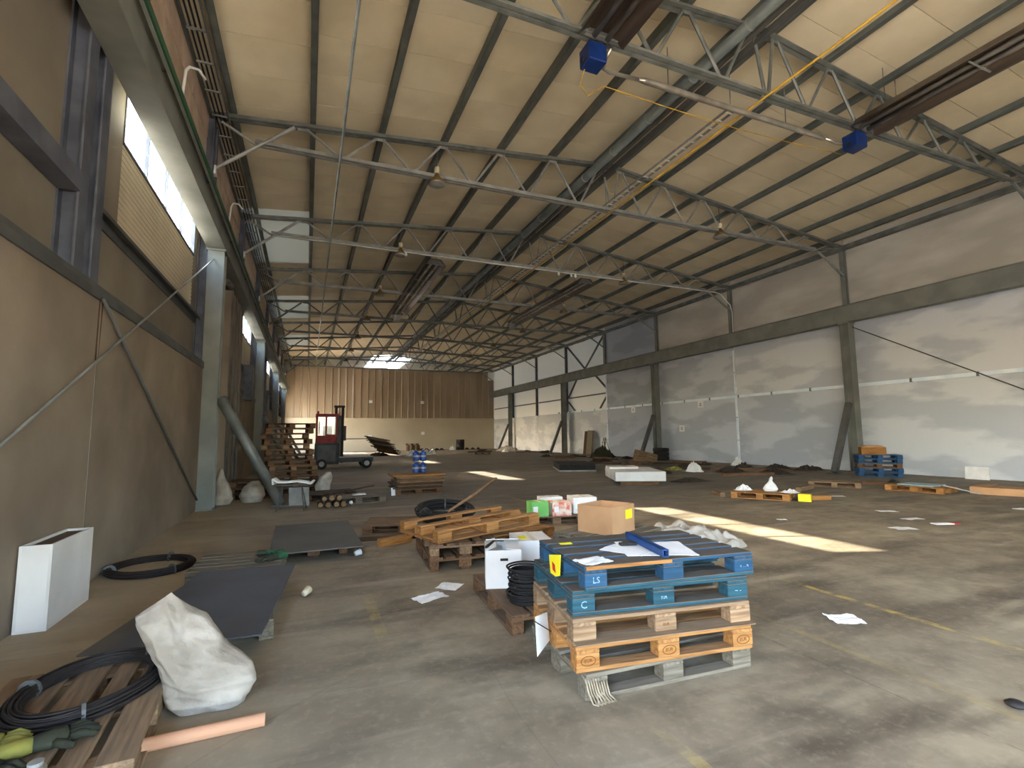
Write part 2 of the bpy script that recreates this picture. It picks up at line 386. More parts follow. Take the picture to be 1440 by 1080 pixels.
# wall behind the camera; its unseen gate is added to let light in
g = MB()
g.bb((-2.5, Y0 - .2, 0), (1.0, Y0, 10)); g.bb((8.0, Y0 - .2, 0), (19.8, Y0, 10)); g.bb((1.0, Y0 - .2, 4.8), (8.0, Y0, 10.2))
struct('wall_front', g, plaster_up)
struct('wall_end', MB().bb((-2.5, YF, 0), (19.8, YF + .2, 10.4)), white_panel)

# left wall: thick plaster base, thin sheet above, ribbon windows in every second bay
WIN = [(7.45, 11.75, 4), (18.75, 23.05, 4), (30.05, 34.35, 4), (41.35, 45.65, 4)]
WZ0, WZ1 = 5.30, 6.15
ADDED_GATES = [(-6.0, 0.2), (47.6, 50.6)]                 # unseen openings added in the left wall for light: beside camera, far end
lw = MB(); ge = [Y0] + [e for w in ADDED_GATES for e in w] + [YF]
for a, b in zip(ge[::2], ge[1::2]): lw.bb((-2.45, a, 0), (XL, b, 3.05))
wall_left = struct('wall_left', lw, plaster_left)
lu = MB(); edges = [Y0, ADDED_GATES[0][0], ADDED_GATES[0][1]] + [e for w in WIN for e in w[:2]] + [ADDED_GATES[1][0], ADDED_GATES[1][1], YF]
for a, b in ADDED_GATES: lu.bb((XLU - .05, a, 4.6), (XLU, b, 9.35))
for a, b in zip(edges[::2], edges[1::2]): lu.bb((XLU - .05, a, 3.05), (XLU, b, 9.35))
for (a, b, n) in WIN:
    lu.bb((XLU - .05, a, 3.05), (XLU, b, 4.1)); lu.bb((XLU - .05, a, WZ1), (XLU, b, 9.35))
lu.build('upper_cladding', plaster_up, wall_left)
for wi, (a, b, n) in enumerate(WIN):
    # ribbed cream sheet under the window
    rb = MB(); k = 0; z = 4.1
    rib = [(XLU - .05, 4.1), (XLU - 0.05, WZ0)]
    poly = []
    while z < WZ0 - 0.001:
        zz = min(z + 0.04, WZ0); off = 0.0 if k % 2 == 0 else -0.008
        rb.bb((XLU - .05, a, z), (XLU + off, b, zz)); z = zz; k += 1
    rb.build('ribbed_sheet', cream_sheet, wall_left)
    w = MB(); w.bb((XLU - .06, a, WZ0 - .03), (XLU + .02, b, WZ0)); w.bb((XLU - .06, a, WZ1), (XLU + .01, b, WZ1 + .04))
    w.bb((XLU - .06, a, WZ0), (XLU + .01, a + .04, WZ1)); w.bb((XLU - .06, b - .04, WZ0), (XLU + .01, b, WZ1))
    fr = struct('window_%d' % (wi + 1), w, steel_blue)
    st = (b - a) / n
    for i in range(1, n):
        MB().bb((XLU - .05, a + i * st - .025, WZ0), (XLU - .005, a + i * st + .025, WZ1)).build('mullion', steel_blue, fr)
    for i in range(n):
        MB().bb((XLU - .035, a + i * st + .02, WZ0), (XLU - .03, a + (i + 1) * st - .02, WZ1)).build('pane', glass, fr)
# joint and rust streak in the lower wall are recessed and stained pieces
for y in (6.45, 17.9, 29.3, 40.6):
    MB().bb((XL - .01, y - .02, 0.02), (XL + .006, y + .02, 3.0)).build('wall_joint', plaster_up, wall_left)
MB().prism([(6.40, 2.32), (6.48, 2.30), (6.52, 2.98), (6.41, 2.99)], XL, XL + .004, 'x').build('rust_streak', rust, wall_left)

# right wall: plaster panels by bay and tier, white cladding at the far end
rw = MB(); rw.bb((XR + .12, Y0, 0), (XR + .4, TY[4], 9.6)); rw.bb((XR + .12, TY[4], 0), (XR + .4, YF, 3.2)); rw.bb((XR + .12, TY[4], 9.0), (XR + .4, YF, 9.6)); rw.bb((XR + .12, Y1, 3.2), (XR + .4, YF, 9.0))
wall_right = struct('wall_right', rw, plaster_r['dark'])
clad_trans = make_translucent('translucent_cladding', (0.72, 0.71, 0.66), (0.84, 0.83, 0.79), 0.92)
bays = [Y0, 1.15] + TY[:8] + [Y1, YF]
low = ['light', 'light', 'light', 'mid', 'mid', 'dark', 'light', 'light', 'light', 'light', 'light']
mid = ['light', 'light', 'light', 'light', 'mid', 'dark', 'W', 'W', 'W', 'W', 'W']
top = ['warm_shade', 'warm_shade', 'warm_shade', 'warm_shade', 'warm_shade', 'dark', 'W', 'W', 'W', 'W', 'W']
for i in range(len(bays) - 1):
    a, b = bays[i] + .012, bays[i + 1] - .012
    for (z0, z1, tier) in ((0, 3.20, low), (3.215, 5.9, mid), (5.9, 9.0, top)):
        m = clad_trans if tier[i] == 'W' else plaster_r[tier[i]]
        inset = 0.07 if tier[i] == 'W' else 0.0
        MB().box((0, 0, 0), (0.12, b - a, z1 - z0)).build('wall_panel', m, wall_right, (XR + .06 + inset, (a + b) / 2, (z0 + z1) / 2))
# ragged foam seam under the right eave
fm = MB(); y = Y0
while y < Y1:
    d = RNG.uniform(.2, .8); fm.bb((XR - RNG.uniform(.02, .07), y, 8.55 + RNG.uniform(0, .06)), (XR + .1, y + d, 8.66 + RNG.uniform(0, .05))); y += d * RNG.uniform(.8, 1.6)
fm.build('foam_seam', foam, wall_right)

# far partition: cream base, tan profiled sheets standing on it, daylight slits between the left ones
fb = MB(); fb.bb((-2.4, Y1, 0), (XR + .1, Y1 + .25, 3.32)); wall_back = struct('wall_back', fb, far_low)
ns = 31; sw = (XR - XL) / ns
for i in range(ns):
    gap = 0.035 if 1 <= i <= 8 and i not in (3, 4) else 0.0
    x = XL + i * sw; ztop = 8.5
    if i == 0: ztop = 7.9
    if i == ns - 1: ztop = 7.6
    s = MB(); hw = sw / 2
    s.prism([(-hw, 0), (-hw + .05, 0), (-hw + .08, -.06), (-hw + .14, -.06), (-hw + .17, 0), (hw - gap, 0), (hw - gap, .02), (-hw, .02)], 3.32, ztop, 'z')
    if i in (0, ns - 1):
        pass
    s.build('profiled_sheet', far_sheet, wall_back, (x + hw, Y1 + .02, 0))
MB().bb((-2.2, Y1 - .05, 3.29), (XR, Y1 + .02, 3.34)).build('ledge', far_low, wall_back)

# ------------------------------------------------------------------ crane beams, columns, struts
def beam(x, label):
    t = thing('crane_beam', label, 'beam', (x, Y0, 5.6))
    L_ = Y1 - Y0 - .1
    MB().bb((-.12, 0, .03), (.12, L_, .63)).build('web', beam_mat, t)
    MB().bb((-.175, 0, 0), (.175, L_, .03)).build('bottom_flange', beam_mat, t)
    MB().bb((-.175, 0, .63), (.175, L_, .66)).build('top_flange', beam_mat, t)
    return t
beam(-1.945, 'grey crane beam running along the left wall below the windows')
beam(18.82, 'long grey crane beam running along the right plaster wall')
t = thing('conductor_rail', 'green conductor rail fixed along the left crane beam', 'rail', (-1.72, Y0, 6.12))
MB().bb((-.025, 0, -.05), (.025, Y1 - Y0 - .2, .05)).build('rail', greenc, t)
MB().bb((-.035, 0, -.07), (.0, Y1 - Y0 - .2, -.05)).build('lip', steel_pale, t)
for y in range(8, 56, 3):
    MB().bb((-.13, y, -.02), (-.02, y + .03, .01)).build('bracket', steel_dark, t)
def column(x, y, sgn, label, m, near=False):
    t = thing('crane_column', label, 'column', (x, y, 0))
    c = MB(); c.bb((-.16, -.17, .02), (.16, -.15, 5.55)); c.bb((-.16, .15, .02), (.16, .17, 5.55)); c.bb((-.012, -.15, .02), (.012, .15, 5.55))
    c.build('shaft', m, t)
    MB().bb((-.22, -.22, 0), (.22, .22, .02)).build('base_plate', m, t)
    MB().bb((-.19, -.19, 5.55), (.19, .19, 5.6)).build('cap_plate', m, t)
    for bx in (-.19, .19):
        for by in (-.19, .19): MB().lathe([(.018, .02), (.018, .05)], 6, (bx, by, 0)).build('anchor_bolt', steel_dark, t)
    return t
def strut(x0, x1, y, z, label, tubey=True):
    t = thing('raking_strut', label, 'strut', (x1, y, 0))
    m = steel if tubey else steel_dark
    if tubey: MB().tube([(x0 - x1, 0, z), (-.02 * (1 if x0 > x1 else -1), 0, .04)], .11, 12).build('tube', m, t, smooth=True)
    else:
        MB().bar((x0 - x1, 0, z), (0, 0, .05), .16, .2, (0, 1, 0)).build('tube', m, t)
    MB().bb((-.2, -.16, 0), (.2, .16, .02)).build('foot_plate', m, t)
CY = [0.9, 12.25, 23.55, 34.85, 46.15]
where = ['', 'nearest to the coiled cable', 'beyond the tall pallet stack', 'far down past the forklift', 'close to the far wall']
wr = ['', 'beside the blue pallets', 'behind the leaning crate', 'third along, past the leaning board', 'closest to the tan far wall']
for i, y in enumerate(CY):
    if i == 0: continue
    column(-1.945, y, 1, 'grey steel crane column on the left, ' + where[i], beam_mat)
    strut(-1.75, -0.52, y, 2.35, 'grey raking tube propping the left column ' + where[i], True)
    column(18.82, y, -1, 'grey steel crane column on the right, ' + wr[i], beam_mat)
    strut(18.62, 17.55, y, 2.55, 'dark raking strut propping the right column ' + wr[i], False)

# wall posts
pn = ['', 'beside the bright window', 'above the near crane column', 'beyond the near column', 'at the second crane column', 'past the second crane column', 'seen end-on far away', 'near the far wall', 'last before the far wall']
for k, y in enumerate(TY):
    if k == 8: continue
    yy = 6.15 if k == 0 else y
    t = thing('wall_post', 'blue-grey twin steel post on the left wall, %s of the row' % ORD[k], 'post', (XLU, yy, 3.05), group='left wall posts')
    for dx in (-.2, .2):
        c = MB(); c.bb((0, dx - .1, 0), (.02, dx + .1, 5.6)); c.bb((.02, dx - .01, 0), (.16, dx + .01, 5.6)); c.bb((.16, dx - .1, 0), (.18, dx + .1, 5.6))
        c.build('post_profile', steel_blue, t)
    MB().bb((.0, -.3, 0), (.19, .3, .03)).build('base_plate', steel_blue, t)
    z0 = 6.26 if k < 5 else 3.2
    tz = 'above the beam on plain plaster' if k < 5 else 'on the white cladding'
    t = thing('wall_post', 'grey right wall post %s, %s from the front' % (tz, ORD[k]), 'post', (XR, y, z0), group='right wall posts')
    c = MB(); c.bb((-.16, -.09, 0), (-.14, .09, 8.6 - z0)); c.bb((-.14, -.01, 0), (.02, .01, 8.6 - z0)); c.bb((0.0, -.09, 0), (.02, .09, 8.6 - z0))
    c.build('post_profile', beam_mat if k < 5 else steel_dark, t)
    MB().bb((-.2, -.12, -.0), (0.02, .12, .02)).build('base_plate', steel_dark, t)

# girts along the left wall
girt_l = ['low on the ledge of the plaster base', 'thick square tube crossing the near left wall', 'thinner, below the bright window']
t = thing('ledge_angle', 'dark steel angle lying on the ledge of the left plaster wall', 'girt', (XL, Y0, 3.05))
MB().bb((-.12, 8.0, 0), (.02, 53.5, .05)).build('flange', steel_dark, t); MB().bb((.0, 8.0, -.09), (.02, 53.5, 0)).build('lip', steel_dark, t)
tag(MB().bb((-.09, 0, -.1), (.09, 4.9, .1)).build('girt_tube', steel_blue, None, (XLU + .1, .95, 4.0)), 'thick blue-grey square tube across the nearest left wall', 'girt')
for k in range(8):
    a = (6.45 if k == 0 else TY[k] + .3); b = TY[k + 1] - .3
    t = thing('wall_girt', 'grey horizontal girt on left wall in the %s bay after the first post' % ORD[k], 'girt', (XLU, a, 4.0), group='left wall girts')
    MB().bb((0, 0, -.07), (.02, b - a, .07)).build('web', steel_dark, t); MB().bb((0, 0, .05), (.12, b - a, .07)).build('flange', steel_dark, t); MB().bb((.1, 0, .02), (.12, b - a, .05)).build('lip', steel_dark, t)
# girts, bracing on the white far cladding of the right wall
for k in range(4, 8):
    a, b = TY[k] + .1, (TY[k + 1] if k < 7 else Y1) - .1
    t = thing('cladding_girt', 'dark girt across the white cladding, %s bay counted from the near end' % ORD[k - 4], 'girt', (XR, a, 4.35), group='girts on the white cladding')
    MB().bb((-.06, 0, -.05), (.07, b - a, -.03)).build('flange', steel_dark, t); MB().bb((.05, 0, -.03), (.07, b - a, .05)).build('web', steel_dark, t)
a, b = TY[4], TY[5]; mdl = (a + b) / 2
def brace(p, q, label, w=.12, m=None, name='bracing_bar'):
    o = MB().bar(p, q, w, w * .6, (1, 0, 0)).build(name, m or steel_dark)
    return tag(o, label, 'brace')
brace((XR - .02, a + .15, 8.5), (XR - .02, mdl, 6.4), 'dark diagonal bar above the beam, near half of the V bracing')
brace((XR - .02, b - .15, 8.5), (XR - .02, mdl, 6.4), 'dark diagonal bar above the beam, far half of the V bracing')
brace((XR + .02, a + .12, 4.75), (XR + .02, a + 1.6, 5.85), 'short dark bar at upper near corner of the braced white bay')
brace((XR + .02, b - .12, 4.4), (XR + .02, b - 1.6, 5.85), 'short dark bar at upper far corner of the braced white bay')
brace((XR + .02, a + .12, 4.05), (XR + .02, a + 1.0, 3.25), 'short dark bar at lower near corner of the braced white bay')
brace((XR + .02, b - .12, 4.05), (XR + .02, b - 1.2, 3.25), 'short dark bar at lower far corner of the braced white bay')

# tie rods
def rod(pts, r, m, label, name='tie_rod', cat='rod'):
    return tag(MB().tube(pts, r, 6).build(name, m, smooth=True), label, cat)
rod([(-1.98, 12.05, 5.35), (-1.98, 4.62, 1.48), (-1.98, 3.2, .74)], .014, steel_pale, 'pale tie rod slanting down the left wall from the near column')
rod([(-2.03, 6.35, 2.97), (-2.03, 10.83, .77), (-2.03, 11.9, .25)], .018, steel_dark, 'dark tie rod slanting across the left plaster towards the column foot')
rod([(18.85, 12.05, 5.4), (18.95, 7.46, 2.63), (19.0, 3.1, .1)], .018, steel_dark, 'dark tie rod slanting down from the near right column')

# pale strip along the right wall, in short lengths
strip_y = [(TY[i], TY[i + 1]) for i in range(-0, 4)] + [(1.15, TY[0])]
t = thing('wall_conduit', 'pale blue conduit running level along the right plaster wall', 'conduit', (XR, 0, 3.24))
y = 1.2
while y < TY[5] - .2:
    d = 1.86
    if not any(abs(y + d / 2 - cy) < .01 for cy in CY):
        MB().bb((-.06, y, -.06), (0.01, min(y + d, TY[5]) - .03, .06)).build('conduit_length', stringm, t)
        MB().bb((-.07, y + d - .05, -.07), (0.0, y + d + .02, .07)).build('clip', steel, t)
    y += d
for k, y in enumerate((TY[2], TY[4])):
    t = thing('vertical_conduit', ['pale conduit falling down the right wall between plaster bays', 'pale conduit at the edge of the braced white bay'][k], 'conduit', (XR, y, 0))
    z = .05
    while z < 5.5:
        MB().bb((-.05, -.05, z), (.0, .05, z + 1.05)).build('conduit_length', stringm, t); z += 1.1
# number plates on the right wall
for (y, z, l) in ((26.4, 3.0, 'white number plate on the dark plaster bay'), (20.5, 3.0, 'white number plate under the pale conduit'), (22.0, 1.75, 'white plate low on the wall behind the debris')):
    t = thing('wall_plate', l, 'sign', (XR - .012, y, z))
    MB().bb((-.004, -.2, -.17), (.012, .2, .17)).build('plate', paper, t)
    q = MB()
    q.bb((-.007, -.06, -.08), (-.004, .06, -.05)); q.bb((-.007, -.06, .05), (-.004, .06, .08)); q.bb((-.007, -.06, -.08), (-.004, -.03, .08)); q.bb((-.007, .03, -.08), (-.004, .06, .08))
    q.build('marking', steel, t)
for (x, z, l) in ((5.9, 1.45, 'small white plate on far cream wall left of the crates'), (11.3, 1.75, 'small white plate on far cream wall above the crates'), (5.9, 5.0, 'white lamp bracket on the tan sheets, left one'), (11.2, 5.0, 'white lamp bracket on the tan sheets, right one')):
    o = MB(); o.bb((-.18, -.05, -.15), (.18, 0, .15)); o.bb((-.05, -.25, -.05), (.05, -.05, .02)); tag(o.build('wall_bracket', paper, None, (x, Y1 - (.0 if z < 3 else .06), z)), l, 'bracket')

# ------------------------------------------------------------------ roof: trusses and purlins
PX = [-1.85, -0.15, 1.52, 3.19, 4.86, 6.52, 8.15]
PXR = [8.95, 10.58, 12.24, 13.9, 15.56, 17.22, 18.75]
tl = ['with the blue heater boxes, nearest', 'with the hanging lamp, second', 'carrying the white conduit, third', 'in front of the far heaters, fourth', 'halfway down, fifth', 'sixth from the front', 'seventh from the front', 'eighth from the front', 'last, just before the far wall']
def chord(a, b, m, t, name):
    q = MB()
    a, b = Vector(a), Vector(b)
    for s in (-1, 1):
        q.bar(a + Vector((0, s * .06, 0)), b + Vector((0, s * .06, 0)), .085, .018)
        q.bar(a + Vector((0, s * .025, .06)), b + Vector((0, s * .025, .06)), .016, .12)
    return q.build(name, m, t)
def truss(k):
    y = TY[k]; zb = 8.35
    m = steel_pale if k in (1, 2, 3) else steel
    t = thing('roof_truss', 'galvanised lattice roof truss ' + tl[k], 'truss', (0, y, 0), group='roof trusses')
    chord((-2.25, 0, zc(-2.25) - .05), (RIDGE, 0, zc(RIDGE) - .05), steel, t, 'top_chord')
    chord((RIDGE, 0, zc(RIDGE) - .05), (19.2, 0, zc(19.2) - .05), steel, t, 'top_chord')
    chord((-1.33, 0, zb), (17.7, 0, zb), m, t, 'bottom_chord')
    MB().tube([(-2.12, 0, zc(-2.12) - .08), (-1.33, 0, zb)], .035, 6).build('end_diagonal', m, t)
    MB().tube([(19.1, 0, zc(19.1) - .05), (17.7, 0, zb)], .035, 6).build('end_diagonal', m, t)
    MB().tube([(-2.13, -.07, 7.54), (-.5, -.07, zc(-.5) - .1)], .045, 8).build('knee_brace', m, t)
    MB().tube([(19.15, -.02, 7.55), (17.8, -.02, 8.33)], .045, 8).build('knee_brace', m, t)
    MB().bb((-2.27, -.12, 7.42), (-2.08, .06, 7.62)).build('brace_plate', white_paint, t)
    tops = [-.3] + [x for x in PX[2:6]] + [8.2, 8.9] + PXR[1:6]
    for i, x in enumerate(tops):
        zt = zc(x) - .06
        def web(x2, s):
            if -1.2 < x2 < 17.7: MB().tube([(x + s * .07, 0, zt), (x2, 0, zb + .07)], .036, 6).build('web_member', m, t)
        if i > 0: web((tops[i - 1] + x) / 2 - .05 * -1, -1)
        if i < len(tops) - 1: web((tops[i + 1] + x) / 2 - .05, 1)
        MB().bb((x - .13, -.012, zt - .07), (x + .13, .012, zt + .08)).build('gusset_plate', m, t)
    return t
for k in range(9): truss(k)
# stub where the truss bears on the left wall
def purlin(x, label, w=.12, h=.22):
    t = thing('purlin', label, 'purlin', (x, Y0, zc(x) + PZ - h - .0), group='roof purlins')
    L_ = Y1 + 6 - Y0
    s = 1 if x < RIDGE else -1
    MB().bb((-.006, 0, 0), (.006, L_, h)).build('web', purlin_mat, t)
    MB().bb((0, 0, 0), (s * w, L_, .012)).build('bottom_flange', purlin_mat, t)
    MB().bb((s * w - .006, 0, .0), (s * w + .006, L_, .045)).build('lip', purlin_mat, t)
    return t
for i, x in enumerate(PX): purlin(x, 'zinc purlin on the left roof slope, %s from the left wall' % ORD[i])
for i, x in enumerate(PXR): purlin(x, 'zinc purlin on the right roof slope, %s from the ridge' % ORD[i])
tag(MB().bb((18.95, Y0, 8.52), (19.2, Y1, 8.66)).build('eave_strut', steel), 'grey eave strut where the right roof meets the wall', 'strut')
# ridge duct with straps
t = thing('ridge_duct', 'grey round duct strapped beneath the roof ridge', 'duct', (7.72, 0, 9.38))
MB().tube([(0, Y0, 0), (0, Y1 + 2, 0)], .12, 14).build('tube', purlin_mat, t, smooth=True)
for i in range(38):
    MB().lathe([(.13, -.02), (.13, .02)], 14, (0, Y0 + 1 + i * 1.55, 0), 'y').build('strap', steel_pale, t)
t = thing('ridge_cable_channel', 'dark twin cable channel beside the ridge duct', 'channel', (8.2, 0, 9.5))
for dx in (-.13, .13): MB().bb((dx - .05, Y0, -.06), (dx + .05, Y1, .06)).build('channel', steel_dark, t)
for i in range(28): MB().bb((-.2, Y0 + i * 2.1, .05), (.2, Y0 + i * 2.1 + .04, .08)).build('hanger', steel, t)
# yellow gas pipe
t = thing('gas_pipe', 'yellow gas pipe running under the roof along the hall', 'pipe', (8.42, 0, 8.28))
MB().tube([(0, Y0, 0), (0, 30, 0)], .022, 8).build('pipe', yellow, t, smooth=True)
for y in TY[:5]: MB().bb((-.02, y - .03, .02), (.02, y + .03, .08)).build('hanger', steel_pale, t)
# perforated cable tray
t = thing('cable_tray', 'pale perforated cable tray hanging below the roof ridge', 'cable tray', (8.35, 7.5, 8.5))
for dx in (-.09, .09): MB().bb((dx - .008, 0, -.03), (dx + .008, 44, .03)).build('side_rail', steel_pale, t)
rg = MB().bb((-.09, -.02, -.03), (.09, .02, -.02)).mesh('rung')
for i in range(150): put('rung', rg, white_paint, t, (0, .1 + i * .29, 0))
for y in TY[1:8]: MB().tube([(0, y - 7.5, .0), (0, y - 7.5, .9)], .012, 6).build('hanger_rod', steel, t)
# thin pipe on the left slope
t = thing('sprinkler_pipe', 'thin grey pipe hung below the left roof slope', 'pipe', (.55, 0, 8.26))
MB().tube([(0, Y0, 0), (0, Y1, 0)], .03, 8).build('pipe', steel, t, smooth=True)
for y in TY: MB().bb((-.015, y - .02, .02), (.015, y + .02, .1)).build('hanger', steel_pale, t)
# ladder tray on the left eave
t = thing('ladder_tray', 'dark ladder-type cable tray along the left eave', 'cable tray', (-2.03, 0, 8.72))
for dx in (-.17, .17): MB().bb((dx - .015, Y0, -.04), (dx + .015, Y1, .04)).build('side_rail', steel_dark, t)
rg = MB().bb((-.17, -.02, -.015), (.17, .02, .015)).mesh('rung')
for i in range(58): put('rung', rg, steel_pale, t, (0, 1.0 + i * .86, 0))
for k in range(3): MB().tube([(-.09 + k * .08, Y0, .03), (-.09 + k * .08, Y1, .03)], .018, 6).build('cable', blackm, t)
eb = MB().bb((0, -.59, 0), (.03, .59, .62)).mesh('board'); eb2 = MB().bb((0, -.59, .64), (.05, .59, 1.15)).mesh('board')
eavem = mat('pinkish_insulation_board', (206, 184, 164), (184, 160, 140), rough=0.9, scale=2, rnd=0.06)
for i in range(38):
    put('insulation_board', eb, eavem, wall_left, (XLU, 5.0 + i * 1.2, 7.55)); put('insulation_board', eb2, eavem, wall_left, (XLU, 5.3 + i * 1.2, 7.55))
# small service boxes along the left eave
for i, (y, z, sz, l) in enumerate(((9.6, 7.9, .3, 'white hooked conduit by the first left knee brace'), (15.2, 7.9, .35, 'white hooked conduit by the second left knee brace'))):
    rod([(-2.2, y, 7.1), (-2.15, y, 7.9), (-2.12, y + .1, 8.05), (-2.0, y + .2, 8.1), (-1.9, y + .3, 8.0)], .025, white_paint, l, 'hooked_conduit', 'conduit')
# white lamp conduit along the third truss, then down the wall
t = thing('lamp_conduit', 'white conduit along the third truss bending down the right wall', 'conduit', (0, TY[2] - .12, 8.3))
MB().tube([(-1.2, 0, 0), (18.2, 0, 0), (18.5, 0, -.06), (19.1, 0, -.55), (19.2, 0, -.9), (19.2, 0, -4.6)], .025, 6).build('pipe', white_paint, t, smooth=True)
for x in (3.2, 9.6, 10.2, 10.4): MB().lathe([(.02, 0), (.05, -.06), (.05, -.12), (.02, -.16)], 10, (x, 0, 0)).build('bulb_holder', paper, t, smooth=True)

# high-bay lamps
def lamp(x, y, label):
    t = thing('high_bay_lamp', label, 'lamp', (x, y, 8.58), group='high bay lamps')
    MB().lathe([(.03, .1), (.07, .09), (.08, -.02), (.05, -.08)], 14).build('ballast', cream_sheet, t, smooth=True)
    MB().lathe([(.05, -.08), (.09, -.16), (.2, -.3), (.24, -.38)], 18).build('shade', amber, t, smooth=True)
    MB().lathe([(.235, -.38), (.21, -.40), (.01, -.41)], 18).build('lens', steel_pale, t, smooth=True)
    MB().tube([(0, 0, .1), (0, 0, .78)], .012, 6).build('hook', steel_dark, t)
for k in range(1, 8):
    lamp(3.02, TY[k], 'amber bell lamp on the left slope hanging at the %s truss' % ORD[k])
    lamp(12.95, TY[k], 'amber bell lamp on the right slope hanging at the %s truss' % ORD[k])

# radiant heaters
def heater(x, ya, yb, label, grp, boxm=None):
    t = thing('radiant_heater', label, 'heater', (x, 0, 8.3), group=grp)
    L0, L1 = min(ya, yb), max(ya, yb)
    MB().prism([(-.44, -.06), (-.24, .16), (.24, .16), (.44, -.06), (.46, -.06), (.25, .18), (-.25, .18), (-.46, -.06)], L0, L1, 'y').build('reflector', hoodm, t)
    for dx in (-.13, .13): MB().tube([(dx, L0 + .1, .02), (dx, L1 + .05, .02)], .05, 10).build('tube', chrome, t, smooth=True)
    for y in (L0, L1): MB().prism([(-.34, -.03), (-.2, .15), (.2, .15), (.34, -.03)], y - .01, y + .01, 'y').build('end_plate', steel_dark, t)
    n = int((L1 - L0) / 2.2)
    for i in range(n + 1): MB().bb((-.36, L0 + i * 2.2, -.04), (.36, L0 + i * 2.2 + .03, -.02)).build('tube_bracket', steel_pale, t)
    for y in (L0 + .6, L1 - .6):
        for dx in (-.2, .2): MB().tube([(dx, y, .17), (dx, y, 1.0)], .008, 5).build('hanger_chain', steel_dark, t)
    bx = MB().bb((-.22, L1 + .02, -.38), (.14, L1 + .36, -.04)).build('burner_box', boxm or bluebox, t, bevel=.015)
    MB().bb((.141, L1 + .1, -.3), (.144, L1 + .28, -.27)).build('white_lettering', paper, bx)
    MB().lathe([(.04, -.05), (.04, 0)], 10, (-.225, L1 + .2, -.3), 'x').build('inlet', blackm, bx)
heater(4.5, -2.0, 6.72, 'brown radiant tube heater with blue burner box, nearer the left slope', 'radiant heaters')
heater(11.45, -2.0, 6.72, 'brown radiant tube heater with blue burner box at upper right', 'radiant heaters')
heater(4.5, 18.8, 27.6, 'far radiant tube heater hanging on the left slope', 'radiant heaters', steel_pale)
heater(11.4, 18.8, 27.4, 'far radiant tube heater hanging on the right slope', 'radiant heaters', steel_pale)
t = thing('flue_pipe', 'shiny bent flue pipe joining the two near heaters', 'pipe', (0, 7.12, 8.12))
MB().tube([(4.75, -.35, .14), (4.75, -.15, .05), (4.8, -.02, 0), (4.95, .02, 0), (5.6, .02, .04)], .035, 10).build('elbow', chrome, t, smooth=True)
MB().tube([(5.6, .02, .04), (5.75, .02, .05), (10.6, .02, .05), (10.75, .02, .05)], [.035, .06, .06, .035], 12).build('flue', chrome, t, smooth=True)
MB().tube([(10.75, .02, .05), (11.1, .02, .02), (11.3, -.05, .0), (11.4, -.3, .05)], .035, 10).build('elbow', chrome, t, smooth=True)
for x in (6.3, 7.9, 9.5): MB().tube([(x, .02, .12), (x, .0, .9)], .01, 5).build('hanger', steel, t)
pts = []
for i in range(15):
    u = i / 14; pts.append((4.95 + 6.5 * u, 7.35 - .1 * u, 8.0 - .25 * math.sin(math.pi * u) * .4))
rod([(4.35, 7.0, 7.95), (4.35, 7.2, 7.75), (4.6, 7.35, 7.7), (4.95, 7.35, 8.0)] + pts[1:], .009, yellow, 'thin yellow hose slung between the two blue heater boxes', 'gas_hose', 'hose')

# things on the left wall beyond the first column
t = thing('wall_duct', 'grey-brown boxed wall duct behind the near left column', 'duct', (XL, 14.6, 0))
for i in range(3): MB().bb((0, -.6 + i * .72, 0.1), (.22, .08 + i * .72, 5.2)).build('duct_panel', plaster_left, t)
for i in range(4): MB().bb((.22, -.62 + i * .72, .1), (.25, -.58 + i * .72, 5.2)).build('seam', steel_dark, t)
rod([(-2.0, 13.1, 2.9), (-2.0, 13.1, 4.9), (-1.97, 13.2, 5.15), (-1.9, 13.4, 5.25), (-1.85, 13.7, 5.25)], .08, steel, 'grey bent downpipe behind the near left column', 'downpipe', 'pipe')
rod([(-1.98, 13.2, .0), (-1.98, 13.2, 2.4)], .02, white_paint, 'thin white upright pipe behind the raking tube', 'upright_pipe', 'pipe')
for y, z, l in ((19.6, 3.4, 'first'), (25.2, 3.3, 'second'), (27.5, 3.2, 'third')):
    t = thing('switch_cabinet', 'dark electrical cabinet high on the left wall, %s in the row' % l, 'cabinet', (XL, y, z), group='cabinets on left wall')
    MB().bb((-.02, -.4, -.6), (.25, .4, .6)).build('body', steel_blue, t); MB().bb((.25, -.37, -.57), (.265, .37, .57)).build('door', steel_dark, t)

# ------------------------------------------------------------------ pallets
def bx(sx, sy, sz, name, bev=.004):
    return MB().box((0, 0, 0), (sx, sy, sz)).mesh(name, bevel=bev)
PAL = {}
def pal_meshes(key, deckm, frontm, blockm, botm):
    PAL[key] = dict(wide=bx(1.2, .145, .022, 'deck_board'), slim=bx(1.2, .1, .022, 'deck_board'),
                    stringer=bx(.8, .145, .022, 'stringer_board'),
                    block=bx(.145, .1, .078, 'block'), midblock=bx(.145, .145, .078, 'block'),
                    botw=bx(1.2, .1, .022, 'bottom_board'), m=(deckm, frontm, blockm, botm))
for k, a in dict(blue=(W_blue, W_blue, W_blue, W_teal), teal=(W_teal, W_teal, W_teal, W_teal), pine=(W_pine, W_pine, W_pine, W_pine),
                 pale=(W_pale, W_pale, W_pale, W_pale), brown=(W_brown, W_brown, W_brown, W_brown), grey=(W_grey, W_grey, W_grey, W_grey),
                 dark=(W_dark, W_dark, W_brown, W_dark), bluef=(W_bluef, W_bluef, W_bluef, W_bluef), mixed=(W_brown, W_pale, W_pale, W_brown)).items():
    pal_meshes(k, *a)
